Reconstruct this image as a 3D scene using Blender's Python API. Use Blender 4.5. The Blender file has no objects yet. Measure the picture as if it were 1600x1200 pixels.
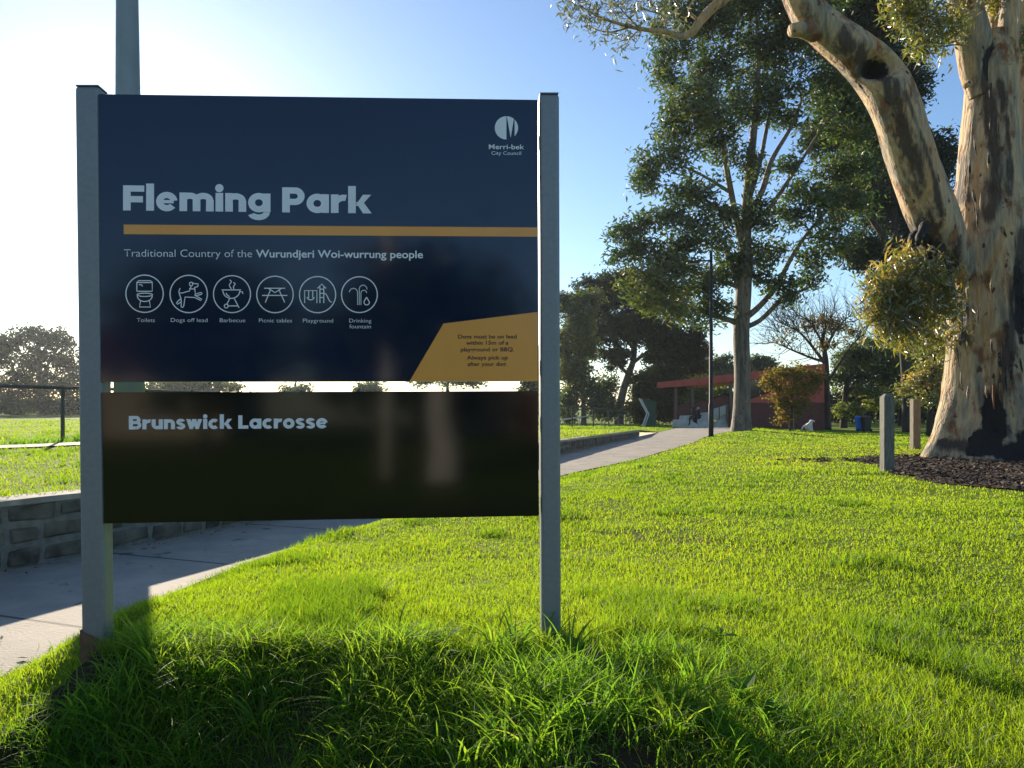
import bpy, bmesh, math, random
import numpy as np
from mathutils import Vector, Matrix

R = math.radians
sc = bpy.context.scene
C = sc.collection
random.seed(7)
rng = np.random.default_rng(11)

# ------------------------------------------------------------------ camera, sky, sun, exposure
F = 1180.0            # focal length in pixels of the 1600 px wide photograph
HOR = 632.0           # pixel row of the horizon
EYE = 1.0             # camera height above the lawn
cam = bpy.data.cameras.new('camera')
camo = bpy.data.objects.new('camera', cam)
C.objects.link(camo)
camo.location = (0, 0, EYE)
camo.rotation_euler = (R(90), 0, 0)
cam.sensor_width = 36.0
cam.lens = 36.0 * F / 1600.0
cam.shift_y = (HOR - 600.0) / 1600.0
cam.clip_start = 0.05
cam.clip_end = 3000
sc.camera = camo

SUN_EL = 17.0
SUN_AZ = -26.3        # degrees from +Y towards +X
w = bpy.data.worlds.new("World")
sc.world = w
w.use_nodes = True
nt = w.node_tree
bg = nt.nodes['Background']
sky = nt.nodes.new('ShaderNodeTexSky')
sky.sky_type = 'NISHITA'
sky.sun_disc = False
sky.sun_elevation = R(SUN_EL)
sky.sun_rotation = R(SUN_AZ)
sky.altitude = 50
sky.air_density = 1.0
sky.dust_density = 0.27
sky.ozone_density = 3.6
nt.links.new(sky.outputs[0], bg.inputs[0])
bg.inputs[1].default_value = 0.088

sl = bpy.data.lights.new('sun', 'SUN')
sl.energy = 4.7
sl.angle = R(0.5)
sl.color = (1.0, 0.86, 0.66)
so = bpy.data.objects.new('sun', sl)
C.objects.link(so)
sdir = Vector((math.sin(R(SUN_AZ)) * math.cos(R(SUN_EL)), math.cos(R(SUN_AZ)) * math.cos(R(SUN_EL)), math.sin(R(SUN_EL))))
so.rotation_euler = (-sdir).to_track_quat('-Z', 'Y').to_euler()
so.location = (0, 0, 30)

sc.view_settings.view_transform = 'Standard'
sc.view_settings.look = 'None'
sc.view_settings.gamma = 1.0
sc.view_settings.use_curve_mapping = False
sc.view_settings.exposure = 1.1
sc.render.engine = 'CYCLES'
sc.cycles.max_bounces = 7
sc.cycles.diffuse_bounces = 3
sc.cycles.glossy_bounces = 3
sc.cycles.transmission_bounces = 3
sc.cycles.transparent_max_bounces = 6
sc.cycles.caustics_reflective = False
sc.cycles.caustics_refractive = False


# ------------------------------------------------------------------ helpers
def W(px, py, d):
    """a point at distance d, where the photograph shows it"""
    return np.array([(px - 800.0) / F * d, d, EYE - (py - HOR) / F * d])


def tag(o, label=None, cat=None, group=None, kind=None):
    if label: o['label'] = label
    if cat: o['category'] = cat
    if group: o['group'] = group
    if kind: o['kind'] = kind
    return o


def empty(name, loc, label, cat, group=None, rz=0.0):
    o = bpy.data.objects.new(name, None)
    C.objects.link(o)
    o.location = tuple(float(v) for v in loc)
    o.rotation_euler = (0, 0, rz)
    o.empty_display_size = 0.2
    return tag(o, label, cat, group)


class MB:
    """collects faces and builds ONE mesh object"""
    def __init__(s):
        s.V = []; s.n = 0; s.Q = []; s.T = []; s.mq = []; s.mt = []; s.P = []; s.mp = []

    def add(s, V, quads=None, tris=None, m=0):
        V = np.asarray(V, float).reshape(-1, 3)
        if quads is not None and len(quads):
            q = np.asarray(quads, int).reshape(-1, 4) + s.n
            s.Q.append(q); s.mq.append(np.full(len(q), m))
        if tris is not None and len(tris):
            t = np.asarray(tris, int).reshape(-1, 3) + s.n
            s.T.append(t); s.mt.append(np.full(len(t), m))
        s.V.append(V); s.n += len(V)
        return s

    def poly(s, pts, m=0):
        pts = np.asarray(pts, float).reshape(-1, 3)
        s.P.append(list(range(s.n, s.n + len(pts)))); s.mp.append(m)
        s.V.append(pts); s.n += len(pts)
        return s

    def hexa(s, c, m=0):
        """8 corners: 0-3 one face in order, 4-7 the opposite one"""
        return s.add(c, [[0, 1, 2, 3], [7, 6, 5, 4], [0, 4, 5, 1], [1, 5, 6, 2], [2, 6, 7, 3], [3, 7, 4, 0]], m=m)

    def box(s, lo, hi, m=0):
        x0, y0, z0 = lo; x1, y1, z1 = hi
        return s.hexa([(x0, y0, z0), (x1, y0, z0), (x1, y0, z1), (x0, y0, z1),
                       (x0, y1, z0), (x1, y1, z0), (x1, y1, z1), (x0, y1, z1)], m)

    def prism(s, poly, vec, m=0):
        """extrude a polygon along vec"""
        p = np.asarray(poly, float); n = len(p); v = np.asarray(vec, float)
        a = s.n
        s.V.append(p); s.V.append(p + v); s.n += 2 * n
        s.P.append(list(range(a, a + n))); s.mp.append(m)
        s.P.append(list(range(a + 2 * n - 1, a + n - 1, -1))); s.mp.append(m)
        q = [[a + (i + 1) % n, a + i, a + n + i, a + n + (i + 1) % n] for i in range(n)]
        s.Q.append(np.array(q)); s.mq.append(np.full(n, m))
        return s

    def tube(s, pts, rad, k=8, m=0, cap=True):
        p = np.asarray(pts, float); n = len(p)
        r = np.broadcast_to(np.asarray(rad, float), (n,))
        t = np.gradient(p, axis=0) if n > 2 else np.repeat((p[1:] - p[:1]), n, 0)
        t /= np.linalg.norm(t, axis=1)[:, None] + 1e-12
        ref = np.array([0.0, 0, 1.0]) if abs(t[0, 2]) < 0.9 else np.array([1.0, 0, 0])
        a = np.cross(t[0], ref); a /= np.linalg.norm(a)
        ang = np.linspace(0, 2 * np.pi, k, endpoint=False)
        V = np.zeros((n, k, 3))
        for i in range(n):
            a = a - t[i] * np.dot(a, t[i]); a /= np.linalg.norm(a) + 1e-12
            b = np.cross(t[i], a)
            V[i] = p[i] + r[i] * (np.cos(ang)[:, None] * a + np.sin(ang)[:, None] * b)
        i = np.arange(n - 1)[:, None]; j = np.arange(k)[None]
        q = np.stack([i * k + j, i * k + (j + 1) % k, (i + 1) * k + (j + 1) % k, (i + 1) * k + j], -1).reshape(-1, 4)
        base = s.n
        s.add(V.reshape(-1, 3), q, m=m)
        if cap:
            s.P.append([base + x for x in range(k - 1, -1, -1)]); s.mp.append(m)
            s.P.append([base + (n - 1) * k + x for x in range(k)]); s.mp.append(m)
        return s

    def build(s, name, mats, parent=None, smooth=False, attrs=None):
        me = bpy.data.meshes.new(name)
        V = np.concatenate(s.V) if s.V else np.zeros((0, 3))
        loops = []; tot = []; mi = []
        for arr, mm, k in ((s.Q, s.mq, 4), (s.T, s.mt, 3)):
            if arr:
                A = np.concatenate(arr); loops.append(A.reshape(-1)); tot.append(np.full(len(A), k)); mi.append(np.concatenate(mm))
        for pl, m in zip(s.P, s.mp):
            loops.append(np.array(pl)); tot.append(np.array([len(pl)])); mi.append(np.array([m]))
        loops = np.concatenate(loops).astype(np.int32); tot = np.concatenate(tot).astype(np.int32); mi = np.concatenate(mi).astype(np.int32)
        start = np.concatenate([[0], np.cumsum(tot)[:-1]]).astype(np.int32)
        me.vertices.add(len(V)); me.vertices.foreach_set('co', V.astype(np.float32).reshape(-1))
        me.loops.add(len(loops)); me.loops.foreach_set('vertex_index', loops)
        me.polygons.add(len(tot)); me.polygons.foreach_set('loop_start', start)
        me.polygons.foreach_set('loop_total', tot)
        if not isinstance(mats, (list, tuple)): mats = [mats]
        for m in mats: me.materials.append(m)
        me.polygons.foreach_set('material_index', mi)
        me.polygons.foreach_set('use_smooth', np.full(len(tot), bool(smooth)))
        if attrs:
            for an, av in attrs.items():
                at = me.attributes.new(an, 'FLOAT', 'POINT')
                at.data.foreach_set('value', np.asarray(av, np.float32))
        me.update(); me.validate()
        o = bpy.data.objects.new(name, me)
        C.objects.link(o)
        if parent is not None:
            o.parent = parent
            o.matrix_parent_inverse = pmat(parent).inverted()
        return o


def pmat(o):
    m = Matrix.LocRotScale(o.location, o.rotation_euler, o.scale)
    if o.parent is not None:
        return pmat(o.parent) @ o.matrix_parent_inverse @ m
    return m


def bevel(o, wdt, seg=2):
    b = o.modifiers.new('bevel', 'BEVEL'); b.width = wdt; b.segments = seg; b.limit_method = 'ANGLE'
    return o


def sstep(a, b, x):
    t = np.clip((np.asarray(x, float) - a) / (b - a), 0, 1)
    return t * t * (3 - 2 * t)


_tab = np.random.default_rng(3).random((256, 256))
def vnoise(x, y, seed=0):
    x = np.asarray(x, float) + seed * 17.3; y = np.asarray(y, float) + seed * 9.1
    xi = np.floor(x).astype(int); yi = np.floor(y).astype(int)
    fx = x - xi; fy = y - yi
    fx = fx * fx * (3 - 2 * fx); fy = fy * fy * (3 - 2 * fy)
    g = lambda a, b: _tab[a % 256, b % 256]
    return (g(xi, yi) * (1 - fx) + g(xi + 1, yi) * fx) * (1 - fy) + (g(xi, yi + 1) * (1 - fx) + g(xi + 1, yi + 1) * fx) * fy


def fbm(x, y, seed=0, oct=3):
    s = 0; a = 0.5; t = 0
    for i in range(oct):
        s = s + a * vnoise(x * 2 ** i, y * 2 ** i, seed + i); t += a; a *= 0.5
    return s / t


# ------------------------------------------------------------------ materials
def newmat(name):
    m = bpy.data.materials.new(name); m.use_nodes = True
    return m, m.node_tree, m.node_tree.nodes['Principled BSDF']


def pm(name, col, rough=0.6, metal=0.0, noise=0.0, nscale=8.0, bump=0.0, bscale=60.0, spec=0.5, coat=0.0, stretch=None):
    """principled with a little noise in colour and relief"""
    m, t, b = newmat(name)
    b.inputs['Roughness'].default_value = rough
    b.inputs['Metallic'].default_value = metal
    b.inputs['Specular IOR Level'].default_value = spec
    b.inputs['Coat Weight'].default_value = coat
    b.inputs['Base Color'].default_value = (*col, 1)
    tc = t.nodes.new('ShaderNodeTexCoord'); src = tc.outputs['Object']
    if stretch:
        mp = t.nodes.new('ShaderNodeMapping'); mp.inputs['Scale'].default_value = stretch
        t.links.new(src, mp.inputs[0]); src = mp.outputs[0]
    if noise > 0:
        n = t.nodes.new('ShaderNodeTexNoise'); n.inputs['Scale'].default_value = nscale; n.inputs['Detail'].default_value = 6
        t.links.new(src, n.inputs['Vector'])
        r = t.nodes.new('ShaderNodeValToRGB')
        r.color_ramp.elements[0].position = 0.3; r.color_ramp.elements[1].position = 0.7
        r.color_ramp.elements[0].color = (*[c * (1 - noise) for c in col], 1)
        r.color_ramp.elements[1].color = (*[min(1, c * (1 + noise)) for c in col], 1)
        t.links.new(n.outputs[0], r.inputs[0]); t.links.new(r.outputs[0], b.inputs['Base Color'])
    if bump > 0:
        n2 = t.nodes.new('ShaderNodeTexNoise'); n2.inputs['Scale'].default_value = bscale; n2.inputs['Detail'].default_value = 4
        t.links.new(src, n2.inputs['Vector'])
        bp = t.nodes.new('ShaderNodeBump'); bp.inputs['Strength'].default_value = bump; bp.inputs['Distance'].default_value = 0.01
        t.links.new(n2.outputs[0], bp.inputs['Height']); t.links.new(bp.outputs[0], b.inputs['Normal'])
    return m


def leafmat(name, ramp, trans, tfac=0.45, gloss=0.06, rough=0.4):
    """thin leaf: diffuse + light shining through + a little gloss. ramp over the per-leaf attribute 'tint'"""
    m = bpy.data.materials.new(name); m.use_nodes = True
    t = m.node_tree; t.nodes.clear()
    out = t.nodes.new('ShaderNodeOutputMaterial')
    at = t.nodes.new('ShaderNodeAttribute'); at.attribute_name = 'tint'
    r1 = t.nodes.new('ShaderNodeValToRGB'); r2 = t.nodes.new('ShaderNodeValToRGB')
    for r, cols in ((r1, ramp), (r2, trans)):
        els = r.color_ramp.elements
        while len(els) < len(cols): els.new(0.5)
        for i, (p, c) in enumerate(cols):
            els[i].position = p; els[i].color = (*c, 1)
        t.links.new(at.outputs['Fac'], r.inputs[0])
    d = t.nodes.new('ShaderNodeBsdfDiffuse'); tr = t.nodes.new('ShaderNodeBsdfTranslucent'); g = t.nodes.new('ShaderNodeBsdfGlossy')
    g.inputs['Roughness'].default_value = rough; g.inputs['Color'].default_value = (1, 1, 1, 1)
    mx = t.nodes.new('ShaderNodeMixShader'); mx.inputs[0].default_value = tfac
    mx2 = t.nodes.new('ShaderNodeMixShader'); mx2.inputs[0].default_value = gloss
    t.links.new(r1.outputs[0], d.inputs[0]); t.links.new(r2.outputs[0], tr.inputs[0])
    t.links.new(d.outputs[0], mx.inputs[1]); t.links.new(tr.outputs[0], mx.inputs[2])
    t.links.new(mx.outputs[0], mx2.inputs[1]); t.links.new(g.outputs[0], mx2.inputs[2])
    t.links.new(mx2.outputs[0], out.inputs[0])
    return m


M = {}
M['galv'] = pm('galvanised steel', (0.25, 0.265, 0.27), 0.5, 0.4, 0.07, 60, 0.04, 140)
M['rust'] = pm('rusty steel', (0.16, 0.09, 0.05), 0.8, 0.1, 0.4, 25, 0.2, 80)
M['panel_low'] = pm('near black gloss film', (0.007, 0.009, 0.010), 0.08, 0, 0.1, 2.5, 0.0, spec=0.42)
M['panel'] = pm('dark gloss sign film', (0.004, 0.015, 0.046), 0.08, 0, 0.1, 2.5, 0.0, spec=0.5)
M['panel_edge'] = pm('panel edge', (0.05, 0.05, 0.05), 0.5)
M['letter'] = pm('silver white letter film', (0.93, 0.93, 0.92), 0.3, 0, 0.03, 6)
M['amber'] = pm('amber film', (1.0, 0.40, 0.07), 0.25, 0, 0.05, 6)
M['brown_text'] = pm('dark brown letter film', (0.05, 0.022, 0.012), 0.4)
M['polegrey'] = pm('painted pole', (0.24, 0.28, 0.30), 0.55, 0.2, 0.08, 4)
M['black_metal'] = pm('black painted steel', (0.014, 0.016, 0.017), 0.65, 0.0, 0.2, 10)
M['rail'] = pm('weathered steel rail', (0.055, 0.058, 0.055), 0.6, 0.2, 0.25, 12)
M['white_rail'] = pm('white rail', (0.6, 0.62, 0.62), 0.5)
M['timber'] = pm('weathered grey timber', (0.155, 0.15, 0.125), 0.85, 0, 0.35, 14, 0.4, 30, stretch=(3, 3, 0.5))
M['timber2'] = pm('weathered brown timber', (0.20, 0.165, 0.125), 0.85, 0, 0.3, 14, 0.4, 30, stretch=(3, 3, 0.5))
M['bluestone'] = pm('bluestone', (0.12, 0.107, 0.078), 0.9, 0, 0.6, 7, 1.0, 22)
M['mortar'] = pm('mortar', (0.19, 0.185, 0.15), 0.9, 0, 0.3, 14, 0.6, 40)
M['coping'] = pm('concrete coping', (0.34, 0.31, 0.26), 0.9, 0, 0.3, 8, 0.5, 40)
M['concrete'] = pm('pale concrete', (0.6, 0.57, 0.53), 0.85, 0, 0.2, 3, 0.3, 40)
M['redpanel'] = pm('red oxide cladding', (0.50, 0.08, 0.055), 0.5, 0, 0.12, 2, 0.05, 20)
M['redbrick'] = pm('dark red base cladding', (0.13, 0.038, 0.032), 0.7, 0, 0.2, 5, 0.1, 30)
M['soffit'] = pm('soffit lining', (0.10, 0.05, 0.04), 0.7)
M['glass'] = pm('dark glazing', (0.03, 0.035, 0.035), 0.08, 0, spec=0.8)
M['postpaint'] = pm('brown post', (0.16, 0.10, 0.08), 0.6)
M['greenmetal'] = pm('green painted steel', (0.010, 0.055, 0.030), 0.6, 0, 0.1, 3)
M['bluebin'] = pm('blue plastic', (0.03, 0.22, 0.70), 0.4, 0, 0.08, 5)
M['darkbin'] = pm('dark green plastic', (0.012, 0.022, 0.018), 0.45, 0, 0.1, 5)
M['burgundy'] = pm('burgundy plastic', (0.12, 0.02, 0.03), 0.4)
M['rubber'] = pm('black rubber', (0.015, 0.015, 0.015), 0.8)
M['blueroof'] = pm('pale blue roof sheet', (0.28, 0.42, 0.52), 0.4)
M['fur'] = pm('white fur', (0.72, 0.69, 0.63), 0.95, 0, 0.08, 12, 0.5, 60)
M['nose'] = pm('black nose', (0.01, 0.01, 0.01), 0.4)
M['navy'] = pm('navy jacket', (0.018, 0.022, 0.035), 0.9, 0, 0.2, 10)
M['trouser'] = pm('dark trousers', (0.02, 0.02, 0.022), 0.9)
M['skin'] = pm('skin', (0.45, 0.27, 0.2), 0.6)
M['greyhair'] = pm('grey hair', (0.35, 0.34, 0.33), 0.8)
M['darkhair'] = pm('dark hair', (0.03, 0.022, 0.018), 0.7)
M['lampglass'] = pm('lamp lens', (0.45, 0.45, 0.40), 0.3)
M['bark_dark'] = pm('dark bark', (0.045, 0.036, 0.028), 0.9, 0, 0.4, 5, 0.6, 16, stretch=(1, 1, 0.3))
M['bark_grey'] = pm('grey bark', (0.12, 0.105, 0.085), 0.9, 0, 0.4, 3, 0.6, 14, stretch=(1, 1, 0.3))
M['bark_twig'] = pm('twig bark', (0.10, 0.085, 0.065), 0.9, 0, 0.3, 4)
M['weatherboard'] = pm('cream weatherboard', (0.46, 0.40, 0.32), 0.8, 0, 0.1, 2)
M['rooftile'] = pm('terracotta tile', (0.20, 0.075, 0.05), 0.8, 0, 0.2, 6)


def bark_gum(name, pale, grey, brown, sc_=1.0):
    """smooth gum bark: pale with grey streaks and brown patches, charred where attribute 'char' is set"""
    m, t, b = newmat(name)
    b.inputs['Roughness'].default_value = 0.75
    N = t.nodes.new; L = t.links.new
    tc = N('ShaderNodeTexCoord')
    mp = N('ShaderNodeMapping'); mp.inputs['Scale'].default_value = (1.5 * sc_, 1.5 * sc_, 0.22 * sc_); L(tc.outputs['Object'], mp.inputs[0])
    n1 = N('ShaderNodeTexNoise'); n1.inputs['Scale'].default_value = 2.2; n1.inputs['Detail'].default_value = 7; n1.inputs['Roughness'].default_value = 0.62; n1.inputs['Distortion'].default_value = 0.6
    L(mp.outputs[0], n1.inputs['Vector'])
    r1 = N('ShaderNodeValToRGB'); e = r1.color_ramp.elements
    e[0].position = 0.40; e[0].color = (*grey, 1); e[1].position = 0.54; e[1].color = (*pale, 1)
    x = e.new(0.64); x.color = (pale[0] * .92, pale[1] * 0.76, pale[2] * 0.58, 1); x = e.new(0.30); x.color = (grey[0] * .45, grey[1] * .42, grey[2] * .38, 1)
    L(n1.outputs[0], r1.inputs[0])
    n2 = N('ShaderNodeTexNoise'); n2.inputs['Scale'].default_value = 3.1; n2.inputs['Detail'].default_value = 5; n2.inputs['Roughness'].default_value = 0.6
    mp2 = N('ShaderNodeMapping'); mp2.inputs['Scale'].default_value = (1.2 * sc_, 1.2 * sc_, 0.6 * sc_); mp2.inputs['Location'].default_value = (5.2, 1.3, 0.7); L(tc.outputs['Object'], mp2.inputs[0])
    L(mp2.outputs[0], n2.inputs['Vector'])
    r2 = N('ShaderNodeValToRGB'); r2.color_ramp.elements[0].position = 0.54; r2.color_ramp.elements[1].position = 0.64
    L(n2.outputs[0], r2.inputs[0])
    mx = N('ShaderNodeMix'); mx.data_type = 'RGBA'; L(r2.outputs[0], mx.inputs[0]); L(r1.outputs[0], mx.inputs[6]); mx.inputs[7].default_value = (*brown, 1)
    v = N('ShaderNodeTexVoronoi'); v.inputs['Scale'].default_value = 5.0 * sc_; v.inputs['Randomness'].default_value = 1.0
    mp3 = N('ShaderNodeMapping'); mp3.inputs['Scale'].default_value = (1, 1, 0.55); L(tc.outputs['Object'], mp3.inputs[0])
    nw = N('ShaderNodeTexNoise'); nw.inputs['Scale'].default_value = 9; L(tc.outputs['Object'], nw.inputs['Vector'])
    vm = N('ShaderNodeVectorMath'); vm.operation = 'MULTIPLY_ADD'; vm.inputs[1].default_value = (0.12, 0.12, 0.12); L(nw.outputs['Color'], vm.inputs[0]); L(mp3.outputs[0], vm.inputs[2])
    L(vm.outputs[0], v.inputs['Vector'])
    r3 = N('ShaderNodeValToRGB'); r3.color_ramp.elements[0].position = 0.13; r3.color_ramp.elements[0].color = (1, 1, 1, 1); r3.color_ramp.elements[1].position = 0.19; r3.color_ramp.elements[1].color = (0, 0, 0, 1)
    L(v.outputs['Distance'], r3.inputs[0])
    mx2 = N('ShaderNodeMix'); mx2.data_type = 'RGBA'; L(r3.outputs[0], mx2.inputs[0]); L(mx.outputs[2], mx2.inputs[6]); mx2.inputs[7].default_value = (brown[0] * 0.4, brown[1] * 0.35, brown[2] * 0.35, 1)
    st = N('ShaderNodeAttribute'); st.attribute_name = 'stain'
    n5 = N('ShaderNodeTexNoise'); n5.inputs['Scale'].default_value = 5; n5.inputs['Detail'].default_value = 7; n5.inputs['Roughness'].default_value = .65; L(mp.outputs[0], n5.inputs['Vector'])
    a5 = N('ShaderNodeMath'); a5.operation = 'MULTIPLY_ADD'; a5.inputs[1].default_value = 1.1; L(n5.outputs[0], a5.inputs[0]); L(st.outputs['Fac'], a5.inputs[2])
    r5 = N('ShaderNodeValToRGB'); r5.color_ramp.elements[0].position = 0.80; r5.color_ramp.elements[1].position = 1.02; L(a5.outputs[0], r5.inputs[0])
    mx5 = N('ShaderNodeMix'); mx5.data_type = 'RGBA'; L(r5.outputs[0], mx5.inputs[0]); L(mx2.outputs[2], mx5.inputs[6]); mx5.inputs[7].default_value = (0.085, 0.058, 0.040, 1)
    mx2 = mx5
    at = N('ShaderNodeAttribute'); at.attribute_name = 'char'
    n4 = N('ShaderNodeTexNoise'); n4.inputs['Scale'].default_value = 7; n4.inputs['Detail'].default_value = 5; L(tc.outputs['Object'], n4.inputs['Vector'])
    ad = N('ShaderNodeMath'); ad.operation = 'MULTIPLY_ADD'; ad.inputs[1].default_value = 0.7; L(n4.outputs[0], ad.inputs[0]); L(at.outputs['Fac'], ad.inputs[2])
    r4 = N('ShaderNodeValToRGB'); r4.color_ramp.elements[0].position = 0.72; r4.color_ramp.elements[1].position = 0.84; L(ad.outputs[0], r4.inputs[0])
    mx3 = N('ShaderNodeMix'); mx3.data_type = 'RGBA'; L(r4.outputs[0], mx3.inputs[0]); L(mx2.outputs[2], mx3.inputs[6]); mx3.inputs[7].default_value = (0.014, 0.010, 0.008, 1)
    n6 = N('ShaderNodeTexNoise'); n6.inputs['Scale'].default_value = 11; n6.inputs['Detail'].default_value = 8; n6.inputs['Roughness'].default_value = .7
    mp6 = N('ShaderNodeMapping'); mp6.inputs['Scale'].default_value = (1.4 * sc_, 1.4 * sc_, 0.16 * sc_); L(tc.outputs['Object'], mp6.inputs[0]); L(mp6.outputs[0], n6.inputs['Vector'])
    r6 = N('ShaderNodeValToRGB'); r6.color_ramp.elements[0].position = .32; r6.color_ramp.elements[0].color = (.45, .42, .38, 1); r6.color_ramp.elements[1].position = .62; r6.color_ramp.elements[1].color = (1.12, 1.06, 1.0, 1); L(n6.outputs[0], r6.inputs[0])
    mm = N('ShaderNodeMix'); mm.data_type = 'RGBA'; mm.blend_type = 'MULTIPLY'; mm.inputs[0].default_value = .75; L(mx3.outputs[2], mm.inputs[6]); L(r6.outputs[0], mm.inputs[7])
    L(mm.outputs[2], b.inputs['Base Color'])
    nb = N('ShaderNodeTexNoise'); nb.inputs['Scale'].default_value = 14; nb.inputs['Detail'].default_value = 6; L(mp.outputs[0], nb.inputs['Vector'])
    am0 = N('ShaderNodeMath'); am0.operation = 'ADD'; L(nb.outputs[0], am0.inputs[0]); L(n6.outputs[0], am0.inputs[1]); am = N('ShaderNodeMath'); am.operation = 'SUBTRACT'; L(am0.outputs[0], am.inputs[0]); L(r2.outputs[0], am.inputs[1])
    bp = N('ShaderNodeBump'); bp.inputs['Strength'].default_value = 0.9; bp.inputs['Distance'].default_value = 0.04
    L(am.outputs[0], bp.inputs['Height']); L(bp.outputs[0], b.inputs['Normal'])
    return m


M['gum_bark'] = bark_gum('pale gum bark', (0.60, 0.43, 0.245), (0.29, 0.26, 0.19), (0.28, 0.115, 0.04), 1.0)
M['gum_bark_far'] = bark_gum('grey gum bark', (0.23, 0.20, 0.165), (0.11, 0.105, 0.095), (0.10, 0.075, 0.055), 1.2)

G_R = [(0.0, (0.045, 0.080, 0.010)), (0.5, (0.080, 0.120, 0.012)), (1.0, (0.13, 0.14, 0.02))]
G_T = [(0.0, (0.24, 0.42, 0.012)), (0.5, (0.42, 0.60, 0.016)), (1.0, (0.66, 0.66, 0.03))]
M['lawn'] = leafmat('lawn blade', G_R, G_T, 0.55, 0.025, 0.5)
M['tallgrass'] = leafmat('tall grass blade', [(0.0, (0.045, 0.11, 0.016)), (0.6, (0.08, 0.17, 0.02)), (1.0, (0.15, 0.20, 0.03))],
                         [(0.0, (0.16, 0.38, 0.02)), (0.6, (0.32, 0.58, 0.03)), (1.0, (0.52, 0.66, 0.05))], 0.5, 0.015, 0.5)
M['euc_leaf'] = leafmat('gum leaf', [(0.0, (0.022, 0.040, 0.018)), (0.6, (0.045, 0.068, 0.026)), (1.0, (0.11, 0.11, 0.03))],
                        [(0.0, (0.06, 0.12, 0.02)), (0.6, (0.14, 0.24, 0.03)), (1.0, (0.40, 0.40, 0.05))], 0.32, 0.06, 0.45)
M['euc_dark'] = leafmat('dark gum leaf', [(0.0, (0.014, 0.027, 0.014)), (0.7, (0.028, 0.045, 0.020)), (1.0, (0.06, 0.07, 0.025))],
                        [(0.0, (0.03, 0.06, 0.02)), (0.7, (0.07, 0.11, 0.025)), (1.0, (0.16, 0.18, 0.03))], 0.35, 0.03, 0.5)
M['euc_near'] = leafmat('near gum leaf', [(0.0, (0.05, 0.075, 0.022)), (0.6, (0.12, 0.125, 0.035)), (1.0, (0.24, 0.16, 0.035))],
                        [(0.0, (0.18, 0.25, 0.03)), (0.6, (0.42, 0.43, 0.05)), (1.0, (0.70, 0.48, 0.06))], 0.42, 0.12, 0.35)
M['euc_pale'] = leafmat('grey gum leaf', [(0.0, (0.06, 0.075, 0.05)), (0.6, (0.10, 0.11, 0.08)), (1.0, (0.14, 0.13, 0.08))],
                        [(0.0, (0.12, 0.15, 0.06)), (0.6, (0.2, 0.22, 0.09)), (1.0, (0.3, 0.28, 0.1))], 0.40, 0.16, 0.3)
M['autumn'] = leafmat('yellowing leaf', [(0.0, (0.05, 0.055, 0.016)), (0.6, (0.10, 0.085, 0.02)), (1.0, (0.16, 0.09, 0.025))],
                      [(0.0, (0.18, 0.20, 0.03)), (0.6, (0.40, 0.33, 0.04)), (1.0, (0.50, 0.28, 0.05))], 0.42, 0.015, 0.6)
M['green_leaf'] = leafmat('broad green leaf', [(0.0, (0.025, 0.045, 0.014)), (0.6, (0.05, 0.08, 0.022)), (1.0, (0.10, 0.12, 0.03))],
                          [(0.0, (0.08, 0.15, 0.02)), (0.6, (0.18, 0.28, 0.03)), (1.0, (0.36, 0.40, 0.04))], 0.42, 0.05)


# ------------------------------------------------------------------ ground shape
_ys = np.linspace(-60, 400, 4601)
def _curve(pts):
    p = np.array(pts, float)
    v = np.interp(_ys, p[:, 0], p[:, 1])
    k = np.hanning(33); k /= k.sum()
    vp = np.pad(v, 16, mode='edge')
    vp[:16] = v[0] - (np.arange(16, 0, -1)) * (v[1] - v[0]); vp[-16:] = v[-1] + np.arange(1, 17) * (v[-1] - v[-2])
    return np.convolve(vp, k, 'valid')
_xw = _curve([(-60, -36.6), (5.65, -3.83), (7.93, -2.69), (16.9, 1.10), (26, 4.38), (36, 7.6), (60, 14.6), (400, 60)])
_xe = _curve([(-60, -34.4), (0, -4.6), (2.2, -3.05), (3.41, -2.31), (4.95, -2.36), (6.07, -2.14), (8.06, -1.37), (12.3, 0.80), (15.3, 2.46), (17.5, 3.4), (21.7, 5.16),
              (26.4, 6.75), (31, 8.7), (37, 11.0), (60, 18), (400, 70)])
xw = lambda y: np.interp(y, _ys, _xw)
xe = lambda y: np.interp(y, _ys, _xe)
zpath = lambda y: np.interp(y, [-60, 2, 5.65, 8, 12.3, 17, 26, 37], [-.55, -.28, -.25, -.23, -.14, -.10, -.10, -.20])
zfar = lambda y: np.interp(y, [0, 31, 58, 400], [0, -.05, -.76, -.76])
PATH_END = 37.0


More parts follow.
